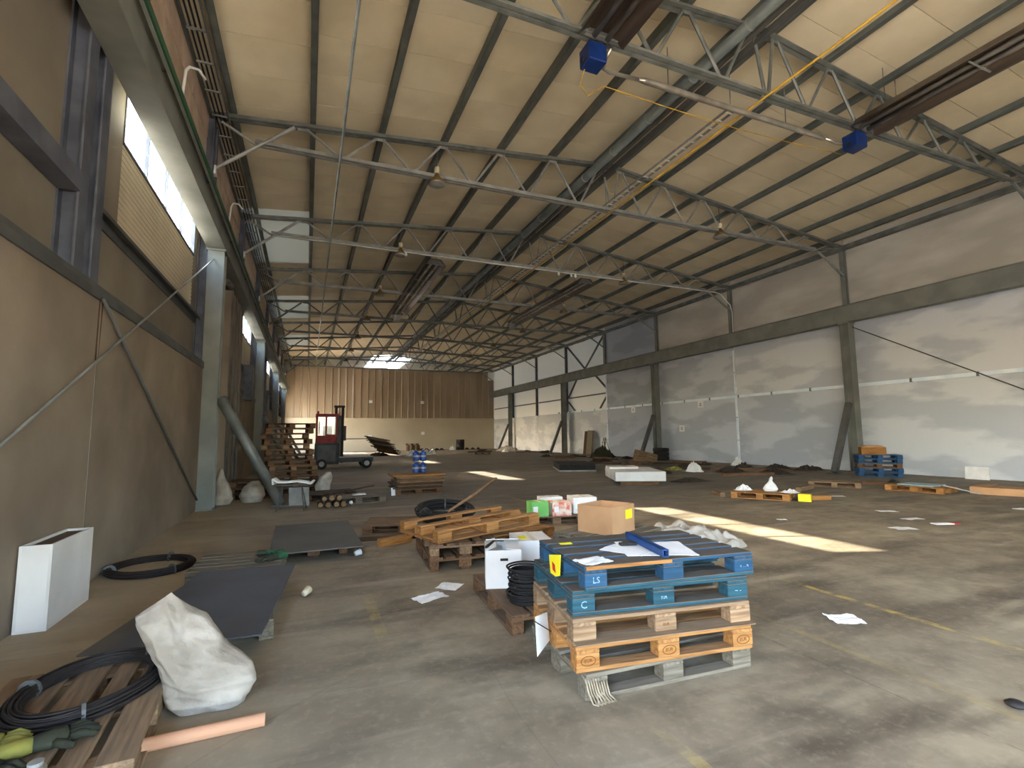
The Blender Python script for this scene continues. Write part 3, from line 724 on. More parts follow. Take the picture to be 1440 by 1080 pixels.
def pallet(key, label, loc, rz=0, rx=0, ry=0, group=None, skip=(), jitter=.004, bare=False):
    P = PAL[key]; dm, fm_, bm_, bo = P['m']
    t = thing('pallet', label, 'pallet', loc, rz, group, rx, ry)
    j = lambda: RNG.uniform(-jitter, jitter)
    for i, (y, w) in enumerate(((-.3275, 'wide'), (-.164, 'slim'), (0, 'wide'), (.164, 'slim'), (.3275, 'wide'))):
        if i in skip: continue
        o = put('deck_board', P[w], dm, t, (j(), y + j() * .5, .133), (0, 0, j()))
    for x in (-.5275, 0, .5275): put('stringer_board', P['stringer'], fm_, t, (x, 0, .111), (0, 0, math.pi / 2))
    blocks = {}
    for y, nm in ((-.35, 'block'), (0, 'midblock'), (.35, 'block')):
        for x in (-.5275, 0, .5275): blocks[(x, y)] = put('block', P[nm], bm_, t, (x, y, .061), (0, 0, 0))
    for y in (-.35, 0, .35): put('bottom_board', P['botw'], bo, t, (j(), y, .011))
    t['_'] = 0; del t['_']
    return t, blocks
def txt(body, size, m, parent, loc, rot, ext=.0008, name='lettering'):
    c = bpy.data.curves.new(name, 'FONT'); c.body = body; c.size = size; c.extrude = ext; c.align_x = 'CENTER'; c.align_y = 'CENTER'
    c.materials.append(m); c.resolution_u = 2
    tmp = bpy.data.objects.new('tmp', c); COL.objects.link(tmp)
    dg = bpy.context.evaluated_depsgraph_get(); me = bpy.data.meshes.new_from_object(tmp.evaluated_get(dg))
    bpy.data.objects.remove(tmp)
    return put(name, me, m, parent, loc, rot)
FR = (math.pi / 2, 0, 0)        # faces -y
def oval(parent, loc, m, rx_=.045, rz_=.026, name='oval_stamp'):
    pts = [(rx_ * math.cos(a * math.pi / 10), 0, rz_ * math.sin(a * math.pi / 10)) for a in range(20)]
    return MB().tube(pts, .0022, 5, True).build(name, m, parent, loc)

# front stack, five high (grey, pine, pale, teal, blue)
R0 = -6
cx, cy = 2.13, 2.93
G = 'front pallet stack'
fs = [('grey', 'weathered grey pallet on the floor at the bottom of the front stack', 2.11, 2.95, -2.5),
      ('pine', 'orange pine pallet with oval stamps, second from bottom of front stack', 2.10, 2.93, -7),
      ('pale', 'pale worn pallet in the middle of the front stack under the teal one', 2.10, 2.94, -8),
      ('teal', 'teal painted pallet, fourth up in the front stack', 2.12, 2.97, -8.5),
      ('blue', 'blue painted pallet with dusty deck on top of the front stack', 2.17, 2.955, -6)]
front = []
for i, (k, l, x, y, r) in enumerate(fs):
    front.append(pallet(k, l, (x, y, .1445 * i), r, group=G))
t, b = front[1]
for x in (-.5275, 0, .5275):
    oval(b[(x, -.35)], (0, -.051, 0), stampm)
    txt('EUR', .028, stampm, b[(x, -.35)], (0, -.0508, 0), FR, name='stamp')
t, b = front[2]
txt('EUR', .024, stampm, b[(0, -.35)], (0, -.0508, 0), FR, name='stamp')
MB().bar((-.6, -.43, .019), (.6, -.415, .019), .06, .006).build('warped_board', W_pale, t)
t, b = front[4]
txt('LS', .05, chalkm, b[(-.5275, -.35)], (0, -.0508, 0), FR, name='chalk_mark')
txt('v . . n', .03, chalkm, b[(.5275, -.35)], (0, -.0508, 0), FR, name='chalk_mark')
MB().box((-.3, -.402, .133), (.58, .004, .02)).build('bare_edge', W_pine, t)
t, b = front[3]
txt('C', .06, chalkm, b[(-.5275, -.35)], (0, -.0508, 0), FR, name='chalk_mark')
txt('~ -', .04, chalkm, b[(.5275, -.35)], (0, -.0508, 0), FR, name='chalk_mark')
txt('EUR', .024, chalkm, b[(0, -.35)], (0, -.0508, 0), FR, name='chalk_mark')
ZT = .722
# bent paper helper: a crumpled sheet with thickness
def sheet(name, w, h, amp, m, label, cat, loc, rz=0, n=8, seed=0, rx=0, ry=0, thick=.002, group=None, lift=0.0):
    bm = bmesh.new(); bmesh.ops.create_grid(bm, x_segments=n, y_segments=n, size=.5)
    for v in bm.verts:
        q = v.co.copy(); nn = mnoise.noise(Vector((q.x * 3 + seed * 7.1, q.y * 3, seed))) + .6 * mnoise.noise(Vector((q.x * 7, q.y * 7 + seed, 3.3)))
        e = .06 * mnoise.noise(Vector((q.y * 4 + seed, q.x * 4, 9.0)))
        v.co = Vector((q.x * w * (1 + e), q.y * h * (1 - e), max(0.0, amp * nn + lift * (abs(q.x) * 2) ** 2)))
    r = bmesh.ops.extrude_face_region(bm, geom=list(bm.faces))
    for v in [g_ for g_ in r['geom'] if isinstance(g_, bmesh.types.BMVert)]: v.co.z += thick
    bmesh.ops.recalc_face_normals(bm, faces=bm.faces)
    me = bpy.data.meshes.new(name); bm.to_mesh(me); bm.free()
    o = put(name, me, m, None, loc, (math.radians(rx), math.radians(ry), math.radians(rz)))
    return tag(o, label, cat, group)
sheet('wrapping_sheet', .46, .40, .006, paper, 'large white paper sheet on top of the blue pallet', 'paper', (2.2, 2.83, ZT), -22, 10, 3)
sheet('wrapping_sheet', .22, .3, .006, paper, 'narrow white paper sheet left of the blue bar', 'paper', (2.0, 2.86, ZT + .004), 30, 8, 4)
sheet('torn_paper', .2, .15, .012, paper, 'crumpled clear-edged paper at near left corner of the blue pallet', 'paper', (1.65, 2.72, ZT), 10, 9, 5)
o = MB(); o.bb((-.3, -.02, 0), (.3, .02, .004)); o.bb((-.3, -.02, 0), (.3, -.016, .045)); o.bb((-.3, .016, 0), (.3, .02, .045)); o.bb((-.3, -.02, .041), (.3, .02, .045))
tag(o.build('blue_bar', bluebar, None, (2.15, 2.86, ZT + .012), (0, 0, math.radians(77))), 'blue hollow metal bar lying on the white sheets', 'bar')
o = MB().box((0, 0, .009), (.12, .04, .018)); o.box((0, 0, .019), (.08, .03, .004))
tag(o.build('remote_control', blackm, None, (2.07, 2.95, ZT + .012), (0, 0, math.radians(-15)), bevel=.003), 'small black handheld remote lying beside the blue bar', 'remote')
t = thing('yellow_tag', 'yellow warning label hanging at the left side of blue pallet', 'label', (1.545, 2.98, .60), -6)
MB().prism([(-.07, 0), (.09, -.05), (.12, .09), (-.09, .135)], -.02, -.017, 'x').build('card', ylabel, t)
MB().prism([(.0, .0), (.05, .01), (.06, .06), (.01, .05)], -.022, -.02, 'x').build('red_print', redlab, t)
t = thing('document_pouch', 'white delivery note pinned to left side of the pale pallet', 'paper', (1.41, 2.95, .25), 42, rx=-6)
MB().prism([(-.12, -.09), (.09, -.07), (.10, .10), (-.09, .13)], -.003, -.001, 'y').build('sheet', paper, t)
MB().bar((-.13, -.006, .12), (.16, -.006, -.05), .003, .01, (0, 1, 0)).build('strap', blackm, t)
sheet('price_slip', .09, .05, .004, ylabel, 'small printed slip on the back left corner of blue pallet', 'label', (1.73, 3.22, ZT), -10, 4, 6)
t = thing('white_tag', 'white paper strip hanging at the right end of the front stack', 'paper', (2.735, 2.62, .3), -6)
MB().prism([(-.03, -.06), (.03, -.08), (.04, .12), (-.02, .14)], 0, .002, 'x').build('sheet', paper, t)
sheet('stack_label', .1, .06, .002, white_card, 'white sticker on left corner of the orange pine pallet', 'label', (1.494, 2.72, .22), -7, 3, 8, ry=-90)
# rope loops at the near corner
t = thing('rope_bundle', 'frayed beige rope looped round the near corner of bottom pallet', 'rope', (1.53, 2.575, 0))
for i in range(6):
    a = i * .016
    MB().tube([(-.03 + a * .6, .06, .13), (-.035 + a, .0, .11), (-.03 + a, -.025, .05), (-.02 + a * 1.3, -.05, .008), (.0 + a * 1.5, -.07, .006), (.02 + a, -.03, .03), (.01 + a, -.012, .1)], .006, 5).build('strand', ropem, t, smooth=True)

# ------------------------------------------------------------------ coils
def coil(name, label, loc, R, r, turns, wire, m, sx=1.0, sy=1.0, rz=0, rx=0, ry=0, h=None, seed=1, flat=.6, seg=56):
    t = thing(name, label, 'coil', loc, rz, None, rx, ry); rg_ = random.Random(seed)
    for i in range(turns):
        a0 = rg_.uniform(0, 6.28); q = rg_.uniform(0, 6.28); e = math.sqrt(rg_.random()) * r
        dz = (h * (i + .5) / turns if h else r * flat + e * math.sin(q) * flat); dr = e * math.cos(q)
        wob = rg_.uniform(.0, .03) * R; ph = rg_.uniform(0, 6.28); k = rg_.choice((2, 3))
        tl_ = rg_.uniform(-.4, .4) * r * .5
        pts = [((R + dr + wob * math.sin(k * b + ph)) * math.cos(b) * sx, (R + dr + wob * math.sin(k * b + ph)) * math.sin(b) * sy, max(wire, dz + tl_ * math.sin(b + ph))) for b in [2 * math.pi * s / seg for s in range(seg)]]
        MB().tube(pts, wire, 5, True).build('wire_turn', m, t, smooth=True)
    for i in range(3):
        b = 1.1 + i * 2.1; MB().lathe([(r * 1.12, -.008), (r * 1.12, .008)], 10, (0, 0, 0), 'y').build('tie', steel_dark, t, (R * math.cos(b) * sx, R * math.sin(b) * sy, (h / 2 if h else r * flat * 1.02)), (0, 0, b)) if not h else None
    return t
# pallet at bottom left with wire coil
pallet('pale', 'worn pallet at the lower left corner under the wire coil', (-1.08, 3.28, 0), 94, group='floor pallets')
coil('wire_coil', 'large dark wire coil lying on the worn lower left pallet', (-1.04, 3.5, .146), .285, .05, 70, .0045, cablem, 1.0, 1.34, -14, seed=3)
coil('wire_coil', 'dark wire coil on the floor against the left wall', (-1.62, 7.05, 0), .38, .06, 36, .006, cablem, 1.0, 1.1, 10, seed=5)
# cardboard tube
t = thing('cardboard_tube', 'pink-brown cardboard tube lying in front of the white sack', 'tube', (-.44, 3.04, .032), 2)
q = MB(); n = 20; L_ = .28
rings = []
for (x, r) in ((-L_, .032), (L_, .032), (L_, .027), (-L_, .027)):
    rings.append([(x, r * math.cos(2 * math.pi * k / n), r * math.sin(2 * math.pi * k / n)) for k in range(n)])
vs = [p for R_ in rings for p in R_]; fs_ = [(i * n + k, i * n + (k + 1) % n, ((i + 1) % 4) * n + (k + 1) % n, ((i + 1) % 4) * n + k) for i in range(4) for k in range(n)]
q.add(vs, fs_).build('tube_wall', card_tube, t, smooth=False)
# gloves and bottle at the very corner
def glove(label, loc, rz, ma, mb_, s=1.0):
    t = thing('work_glove', label, 'glove', loc, rz, 'work gloves')
    MB().lathe([(.001, 0), (.045, .01), (.05, .05), (.04, .09), (.035, .1)], 12, (0, 0, 0), 'x').build('palm', ma, t, (0, 0, .03), smooth=True).scale = (s, s, .55 * s)
    for i in range(4):
        y = (-.036 + i * .024) * s; ln = (.06, .075, .08, .065)[i] * s
        MB().tube([(-.0, y, .03), (-ln * .5, y * 1.15, .036), (-ln, y * 1.25, .018)], [.014 * s, .013 * s, .009 * s], 7).build('finger', ma, t, smooth=True)
    MB().tube([(.05, .04 * s, .03), (.02, .075 * s, .03), (-.01, .085 * s, .02)], [.015 * s, .013 * s, .01 * s], 7).build('thumb', ma, t, smooth=True)
    MB().lathe([(.034, .09), (.044, .11), (.046, .17), (.04, .175)], 12, (0, 0, 0), 'x').build('cuff', mb_, t, (0, 0, .03), smooth=True).scale = (s, s, .55 * s)
glove('dark green work glove with yellow cuff on the corner pallet', (-.95, 2.98, .147), 200, glove_d, glove_y, 1.3)
glove('dark work glove nearest the lower left corner', (-1.12, 2.76, .147), 150, glove_d, glove_d, 1.3)
glove('yellow-green work glove tucked behind the dark ones', (-1.2, 3.02, .147), 185, glove_y, glove_d, 1.2)
t = thing('glass_jar', 'small shiny jar at the lower left edge of the picture', 'jar', (-.96, 2.68, .146))
MB().lathe([(.03, 0), (.036, .01), (.036, .05), (.025, .065)], 16).build('body', chrome, t, smooth=True); MB().lathe([(.026, .065), (.026, .08)], 16).build('lid', steel_pale, t)

# ------------------------------------------------------------------ white woven sack
def sack(label, name, rings, m, n=40, wr=.012, seed=2, cat='sack'):
    t = thing(name, label, cat)
    vs = []; fs_ = []; m_ = 26
    R_ = []
    for i in range(m_):
        u = i / (m_ - 1) * (len(rings) - 1); k = min(int(u), len(rings) - 2); f = u - k; f = f * f * (3 - 2 * f)
        R_.append([rings[k][j] * (1 - f) + rings[k + 1][j] * f for j in range(7)])
    for i, (x, y, z, a, b, ang, sq) in enumerate(R_):
        for k in range(n):
            th = 2 * math.pi * k / n; c, s = math.cos(th), math.sin(th)
            e = 2 / (2 + sq); px = a * math.copysign(abs(c) ** e, c); py = b * math.copysign(abs(s) ** e, s)
            ca, sa = math.cos(ang), math.sin(ang)
            q = Vector((x + px * ca - py * sa, y + px * sa + py * ca, z))
            d = Vector((q.x - x, q.y - y, 0)); 
            if d.length > 1e-4: d.normalize()
            nn = mnoise.noise(q * 9 + Vector((seed, 0, 0))) + .7 * (1 - abs(mnoise.noise(Vector((q.x * 7 + q.z * 5, q.y * 7 - q.z * 4, seed))))* 2)
            q += d * wr * nn; q.z = max(.002, q.z + wr * .8 * mnoise.noise(q * 6 + Vector((0, seed, 0))) * (1 if i > 1 else 0))
            vs.append(q)
    for i in range(m_ - 1):
        for k in range(n): fs_.append((i * n + k, i * n + (k + 1) % n, (i + 1) * n + (k + 1) % n, (i + 1) * n + k))
    fs_.append(tuple(range(n - 1, -1, -1))); fs_.append(tuple((m_ - 1) * n + k for k in range(n)))
    MB().add(vs, fs_).build('cloth', m, t, smooth=True)
    return t
def bag(name, label, rows, m, cat='sack', n=110, m_=90, wr=.02, seed=1.0, smooth=True):
    """flat-filled bag: rows of (left x, left z, right x, right z, y, half thickness) swept upwards, with ridged creases"""
    t = thing(name, label, cat); vs = []; fs_ = []
    for i in range(m_):
        u = i / (m_ - 1) * (len(rows) - 1); k = min(int(u), len(rows) - 2); f = u - k
        lx, lz, rx_, rz_, y, th = [rows[k][j] * (1 - f) + rows[k + 1][j] * f for j in range(6)]
        for q in range(n):
            a = 2 * math.pi * q / n; c, s_ = math.cos(a), math.sin(a)
            e = math.copysign(abs(c) ** .7, c); g_ = math.copysign(abs(s_) ** .8, s_)
            p = Vector(((lx + rx_) / 2 + (rx_ - lx) / 2 * e, y + th * g_, (lz + rz_) / 2 + (rz_ - lz) / 2 * e))
            al = p.x * .55 - p.z * .83; ac = p.x * .83 + p.z * .55          # along and across the slumped axis
            w1 = mnoise.noise(Vector((al * 2.2 + seed, ac * 2.2, p.y * 2))) * .18
            r1 = 1 - 3.0 * abs(mnoise.noise(Vector(((ac + w1) * 9 + seed, al * 1.8, p.y * 4))))
            r2_ = 1 - 3.0 * abs(mnoise.noise(Vector(((al + w1) * 8 - seed, ac * 3.0, p.y * 5 + 3))))
            r4 = 1 - 3.0 * abs(mnoise.noise(Vector(((ac - al * .6) * 17 + w1 * 9, al * 5 + seed, p.y * 9))))
            r3 = mnoise.noise(Vector((p.x * 22 + seed, p.z * 22, p.y * 22)))
            d = wr * (.75 * r1 + .45 * r2_ + .3 * r4 + .16 * r3) * min(1, th / .05)
            p += Vector((e * .5, g_, .12 * r3 + .1 * r4)) * d; p.z = max(.003, p.z); vs.append(p)
    for i in range(m_ - 1):
        for k in range(n): fs_.append((i * n + k, i * n + (k + 1) % n, (i + 1) * n + (k + 1) % n, (i + 1) * n + k))
    fs_.append(tuple(range(n - 1, -1, -1))); fs_.append(tuple((m_ - 1) * n + k for k in range(n)))
    MB().add(vs, fs_).build('cloth', m, t, smooth=smooth)
    return t
bag('woven_sack', 'large white woven sack slumped in front of the dark plate',
    [(-.61, .003, -.29, .003, 3.40, .085), (-.665, .05, -.255, .04, 3.41, .11), (-.69, .13, -.235, .12, 3.42, .115), (-.70, .17, -.275, .19, 3.43, .11), (-.735, .25, -.40, .285, 3.45, .10),
     (-.785, .35, -.455, .385, 3.48, .085), (-.835, .45, -.59, .515, 3.5, .055), (-.862, .495, -.68, .595, 3.51, .026), (-.865, .50, -.70, .612, 3.51, .008)], sackm, seed=4.0, wr=.03)

# ------------------------------------------------------------------ dark plates on pallets
def plate(label, loc, w, l, rz, m, th=.012, rx=0, ry=0):
    t = MB().box((0, 0, th / 2), (w, l, th)).build('steel_plate', m, None, loc, (math.radians(rx), math.radians(ry), math.radians(rz)), bevel=.002)
    return tag(t, label, 'plate')
pallet('grey', 'grey pallet hidden under the nearest dark plate', (-.62, 4.85, 0), 93, group='floor pallets')
pallet('grey', 'grey pallet between the two dark plates with green gloves on it', (-.64, 6.44, 0), -3, group='floor pallets')[0].scale = (.74, 1, 1)
plate('dark steel plate lying lower, poking out left below the large one', (-.72, 4.70, .1445), .88, 1.5, -11, platem2, .010)
plate('large dark blue-grey plate nearest the white sack', (-.60, 4.92, .1565), .88, 1.95, -5, platem, .014)
glove('green work glove lying on the grey pallet between plates', (-.38, 6.2, .146), 30, glove_d, greenc, 1.3)
glove('second green glove lying by the first on the grey pallet', (-.28, 6.5, .146), 170, greenc, glove_d, 1.2)
pallet('dark', 'dark pallet under the smooth brownish plate', (.14, 7.45, 0), 88, group='floor pallets')
plate('smooth brown-grey plate on a dark pallet beyond the near plate', (.14, 7.5, .1445), 1.05, 2.02, 1, platem2, .016)

# ------------------------------------------------------------------ white box by the left wall
def open_box(name, label, cat, loc, w, d, h, m, rz=0, flaps=0, th=.006, lean=(0, 0), inner=None, group=None):
    t = thing(name, label, cat, loc, rz, group)
    q = MB(); q.bb((-w / 2, -d / 2, 0), (w / 2, d / 2, th))
    q.build('bottom', m, t)
    MB().bb((-w / 2, -d / 2, th), (-w / 2 + th, d / 2, h)).build('side', m, t); MB().bb((w / 2 - th, -d / 2, th), (w / 2, d / 2, h)).build('side', m, t)
    MB().bb((-w / 2 + th, -d / 2, th), (w / 2 - th, -d / 2 + th, h)).build('end', m, t); MB().bb((-w / 2 + th, d / 2 - th, th), (w / 2 - th, d / 2, h)).build('end', m, t)
    if flaps:
        MB().bar((-w / 2, 0, h), (-w / 2 + .3 * w, 0, h + .035 * (1 if flaps == 1 else -1)), d, th).build('flap', m, t)
        MB().bar((w / 2, 0, h), (w / 2 - .42 * w, 0, h + .012), d, th).build('flap', m, t)
        MB().bar((0, d / 2, h), (0, d / 2 - .4 * d, h + .05), w * .96, th).build('flap', m, t)
    return t
t = open_box('foam_box', 'tall narrow white box standing against the left wall', 'box', (-1.96, 5.58, 0), .21, .82, .665, foamw, 0, th=.02)
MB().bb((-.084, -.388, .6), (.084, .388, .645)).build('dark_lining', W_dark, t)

# ------------------------------------------------------------------ middle: broken pallets, cartons, wire
pallet('brown', 'flat brown pallet on the floor beyond the smooth plate', (1.5, 8.25, 0.0), -14, group='floor pallets')
tag(MB().box((0, 0, .02), (1.1, .14, .04)).build('loose_plank', W_dark, None, (1.2, 7.55, 0), (0, 0, math.radians(-8))), 'dark loose plank on floor before the flat brown pallet', 'plank')
t = MB().box((0, 0, .05), (.5, .1, .1)).build('timber_block', W_pine, None, (1.18, 7.2, 0), (0, 0, math.radians(22)), bevel=.006)
tag(t, 'squared pine timber lying between the flat pallets', 'timber')
pallet('brown', 'brown pallet at the base of the orange pallet pile', (1.74, 6.15, 0), 86, group='tilted pallets')
pallet('mixed', 'worn brown pallet carrying the upturned orange one', (1.76, 6.13, .1445), 84, group='tilted pallets')
pt, _b = pallet('pine', 'large upturned orange pine pallet with skids facing up', (1.98, 6.22, .458), 17, rx=180, ry=-1.5, group='tilted pallets'); pt.scale = (1.28, 1.15, 1.0)
pallet('pine', 'orange pine pallet lying behind and right of the upturned one', (2.75, 6.95, .0), 14, group='tilted pallets')
coil('cable_coil', 'black ribbed cable heap behind the tilted pallets', (2.1, 8.0, .15), .34, .09, 22, .014, blackm, 1.2, 1.0, 20, seed=9, rx=10, flat=1.5)
o = MB().tube([(1.75, 6.5, .50), (2.2, 6.8, .66), (2.62, 7.0, .86)], [.018, .022, .02], 7)
tag(o.build('wooden_pole', W_brown, smooth=True), 'long brown stick poking up from the tilted pallets', 'stick')
# carton pallet beside the front stack
pallet('brown', 'low brown pallet carrying the white carton and wire coil', (1.9, 4.16, 0), 86, group='floor pallets')
t = open_box('carton', 'white carton with half open lid on the low pallet', 'box', (1.71, 4.42, .1445), .32, .38, .33, white_card, -18, flaps=1)
MB().bb((-.03, -.203, .24), (.04, -.2, .262)).build('hand_hole', blackm, t)
MB().bar((-.15, -.12, .345), (-.07, .05, .36), .03, .02).build('tape_dispenser', blackm, t)
t = thing('closed_carton', 'grubby white closed carton behind the half open one', 'box', (2.28, 5.05, .0), -12)
MB().bb((-.19, -.24, 0), (.19, .24, .40)).build('body', white_card, t, bevel=.004); MB().bb((-.025, -.245, .4), (.025, .245, .403)).build('tape', cream_sheet, t)
MB().bb((-.14, -.15, .4), (-.06, .02, .404)).build('yellow_sticker', ylabel, t)
MB().bb((-.193, -.1, .1), (-.19, .12, .3)).build('white_label', paper, t)
coil('spring_coil', 'tall coil of black wire standing on the low pallet', (1.70, 3.86, .146), .14, .02, 20, .008, blackm, seed=12, h=.28)
# cardboard box on blue pallet behind the front stack
pallet('bluef', 'bright blue pallet half hidden behind the front stack', (3.3, 5.4, 0), 14, group='floor pallets')
pallet('grey', 'grey pallet under the brown cardboard box', (3.58, 5.52, 0.1445), 20, group='floor pallets')
t = open_box('cardboard_box', 'open brown cardboard box with yellow label behind front stack', 'box', (3.52, 5.46, .289), .52, .5, .33, cardboard, 24)
MB().bb((.05, -.254, .16), (.2, -.25, .27)).build('yellow_label', ylabel, t)
MB().bar((.257, 0, .33), (.19, 0, .2), .48, .005).build('folded_flap', cardboard, t)
# crumpled film
def heap(name, label, cat, loc, w, d, h, m, seed, rz=0, n=30, rough=.65, kind=None, z0=.004):
    bm = bmesh.new(); bmesh.ops.create_grid(bm, x_segments=n, y_segments=n, size=.5)
    for v in bm.verts:
        x, y = v.co.x * 2, v.co.y * 2; r = min(1.0, math.hypot(x, y)); e = 1 - abs(mnoise.noise(Vector((x * 2.6 + seed, y * 2.6, seed)))) * 2.2 + .7 * mnoise.noise(Vector((x * 6 + seed, y * 6, seed + 5)))
        k = max(0, 1 - r * r)
        v.co = Vector((x * w / 2 * (1 + .4 * mnoise.noise(Vector((x * 1.5, y * 1.5, seed)))), y * d / 2 * (1 + .4 * mnoise.noise(Vector((y * 1.5, x * 1.5, seed + 3)))), max(0, h * (k ** (.6 if n > 25 else .9)) * ((1 - rough + rough * e) if n > 25 else (.25 + .75 * max(0, e))) + .015 * mnoise.noise(Vector((x * 9, y * 9, seed)))) if r < 1 else 0))
    r = bmesh.ops.extrude_face_region(bm, geom=list(bm.faces))
    for v in [g_ for g_ in r['geom'] if isinstance(g_, bmesh.types.BMVert)]: v.co.z += z0
    dl = [v for v in bm.verts if False]
    bmesh.ops.recalc_face_normals(bm, faces=bm.faces)
    me = bpy.data.meshes.new(name); bm.to_mesh(me); bm.free()
    if n > 25:
        for p in me.polygons: p.use_smooth = True
    o = put(name, me, m, None, loc, (0, 0, math.radians(rz))); tag(o, label, cat)
    if kind: o['kind'] = kind
    return o
heap('plastic_sheeting', 'crumpled pale plastic sheeting beside the cardboard box', 'sheeting', (4.85, 5.6, 0), 1.5, .9, .24, filmm, 5, -38, 40)
# cartons behind: green, fruit print, white
pallet('pale', 'pale pallet under the printed fruit cartons', (3.95, 7.9, 0), -10, group='floor pallets')
def carton(label, loc, w, d, h, rz, m, lidm=None):
    t = thing('carton', label, 'box', loc, rz)
    MB().bb((-w / 2, -d / 2, 0), (w / 2, d / 2, h)).build('body', m, t, bevel=.006)
    MB().bb((-.02, -d / 2 - .001, h), (.02, d / 2 + .001, h + .003)).build('tape', cream_sheet, t)
    MB().bb((-w / 2 + .03, -d / 2 - .003, h * .3), (-w / 2 + .11, -d / 2, h * .7)).build('label', lidm or paper, t)
    return t
carton('green carton on the pallet behind the tilted pallets', (3.62, 7.7, .1445), .3, .3, .24, -8, greenm)
carton('white carton printed with orange fruit pictures', (3.98, 7.62, .1445), .34, .3, .23, -6, fruitm)
carton('bright white carton in the sunlight behind the cardboard box', (4.5, 7.75, .1445), .42, .4, .27, -12, white_card)
carton('flat white carton lying behind the green one', (4.02, 8.04, .1445), .4, .26, .26, -10, white_card)
o = heap('plastic_bag', 'white crumpled bag between the cartons and cardboard box', 'bag', (4.3, 6.9, 0), .5, .45, .22, paper, 11, 0, 20)

# papers and cups on the floor
sheet('floor_paper', .30, .19, .02, paper, 'crumpled white paper on floor left of the white carton', 'paper', (1.1, 4.72, .001), 20, 10, 21)
sheet('floor_paper', .22, .22, .022, paper, 'folded white paper just beyond the crumpled one', 'paper', (1.36, 4.98, .001), 50, 10, 22)
sheet('floor_paper', .24, .19, .014, paper, 'white paper alone on open floor right of the front stack', 'paper', (4.02, 2.82, .001), -28, 10, 23, lift=.01)
for i, (x, y, w, h, r, l) in enumerate(((10.1, 6.1, .32, .2, 0, 'pale paper on the far right floor, left of three'), (9.6, 5.4, .36, .16, 20, 'pale strip of paper on the right floor, middle of three'), (8.55, 4.95, .34, .2, 10, 'pale paper nearest the sun patch on the right'), (11.4, 8.0, .4, .2, 0, 'white paper in front of the right pine pallets'), (12.6, 5.2, .3, .16, 30, 'faint paper scrap at the right edge of the floor'), (7.6, 6.3, .16, .1, 0, 'small paper scrap just past the sun patch'))):
    sheet('floor_paper', w, h, .012, paper, l, 'paper', (x, y, .001), r - 30, 6, 30 + i)
t = thing('paper_packet', 'white paper packet with red end on the right floor', 'packet', (9.55, 4.9, 0), -20)
MB().bb((-.2, -.06, 0), (.1, .06, .012)).build('packet', paper, t); MB().bb((.1, -.06, 0), (.2, .06, .012)).build('red_end', redlab, t)
tag(MB().lathe([(.001, 0), (.04, .008), (.05, .02), (.03, .035), (.001, .04)], 10).build('dark_lump', blackm, None, (3.6, 1.6, 0), (0, 0, 0), smooth=True), 'small dark lump on the floor at the lower right edge', 'debris')
def cup(label, loc, rz, m=paper):
    t = thing('paper_cup', label, 'cup', loc, rz, 'cups on floor', ry=78)
    MB().lathe([(.028, 0), (.036, .08), (.034, .08), (.026, .004)], 14).build('wall', m, t, (-.034, 0, 0), smooth=True); MB().tube([(.036 * math.cos(a * .45), .036 * math.sin(a * .45), .08) for a in range(14)], .003, 5, True).build('rim', m, t, (-.034, 0, 0))
cup('white cup lying on floor right of the near dark plate', (0.02, 5.2, 0.005), 60, cream_sheet)
cup('white cup lying in front of the smooth plate', (.6, 6.65, .005), 20)
cup('white cup lying on the floor beyond the smooth plate', (.95, 11.6, .005), 100)

# ------------------------------------------------------------------ left far group: tall stack, trestle, logs, forklift
keys = ['dark', 'brown', 'dark', 'brown', 'mixed', 'brown', 'dark', 'brown', 'mixed', 'brown', 'dark', 'brown', 'dark']  # darker woods put the stack's shade into its colour
offs = [(.1, 0, 4), (.12, .05, 8), (.1, 0, 6), (.05, .05, 9), (.08, 0, 5), (.0, .05, 10), (-.05, .0, 4), (-.02, 0, 6), (-.12, .03, 2), (-.08, 0, 7), (-.15, 0, 3), (-.05, .05, 6), (-.02, .1, 9)]
for i, (k, (dx, dy, r)) in enumerate(zip(keys, offs)):
    nm = 'lowest' if i == 0 else ('topmost' if i == 12 else '%s from the bottom' % ORD[i])
    pallet(k, 'brown pallet in the tall left stack, %s' % nm, (-.42 + dx, 15.2 + dy, .1445 * i), r, group='tall pallet stack')
pallet('dark', 'second dark pallet pile base behind the raking tube', (-1.15, 14.2, 0), 5, group='floor pallets')
pallet('dark', 'dark pallet lying on the one behind the raking tube', (-1.18, 14.2, .1445), 8, group='floor pallets')
pallet('dark', 'third dark pallet up behind the raking tube', (-1.12, 14.25, .289), 3, group='floor pallets')
sack('pale sack hanging in folds beside the left column foot', 'rubbish_sack', [(-1.72, 13.0, .003, .14, .14, 0, 0), (-1.72, 13.0, .12, .2, .18, 0, 0), (-1.74, 13.0, .4, .15, .14, 0, 0), (-1.77, 13.02, .62, .07, .07, 0, 0), (-1.78, 13.02, .8, .03, .03, 0, 0)], sackm, seed=8)
sack('grey clear plastic sack behind the raking tube', 'rubbish_sack', [(-1.15, 13.2, .003, .2, .16, 0, 0), (-1.15, 13.2, .15, .27, .22, 0, 0), (-1.12, 13.2, .36, .2, .16, 0, 0), (-1.1, 13.2, .48, .08, .06, 0, 0)], filmm, seed=9)
t = thing('trestle', 'dark folding trestle draped with a white sheet', 'trestle', (-.25, 11.35, 0), -8)
for x in (-.24, .24):
    for s in (-1, 1): MB().tube([(x * .75, s * .02, .5), (x * 1.1, s * .17, 0)], .012, 6).build('leg', steel_dark, t)
    MB().tube([(x * .98, -.12, .14), (x * .98, .12, .14)], .01, 6).build('cross_bar', steel_dark, t)
MB().tube([(-.26, -.14, .1), (.26, -.14, .1)], .01, 6).build('stretcher', steel_dark, t)
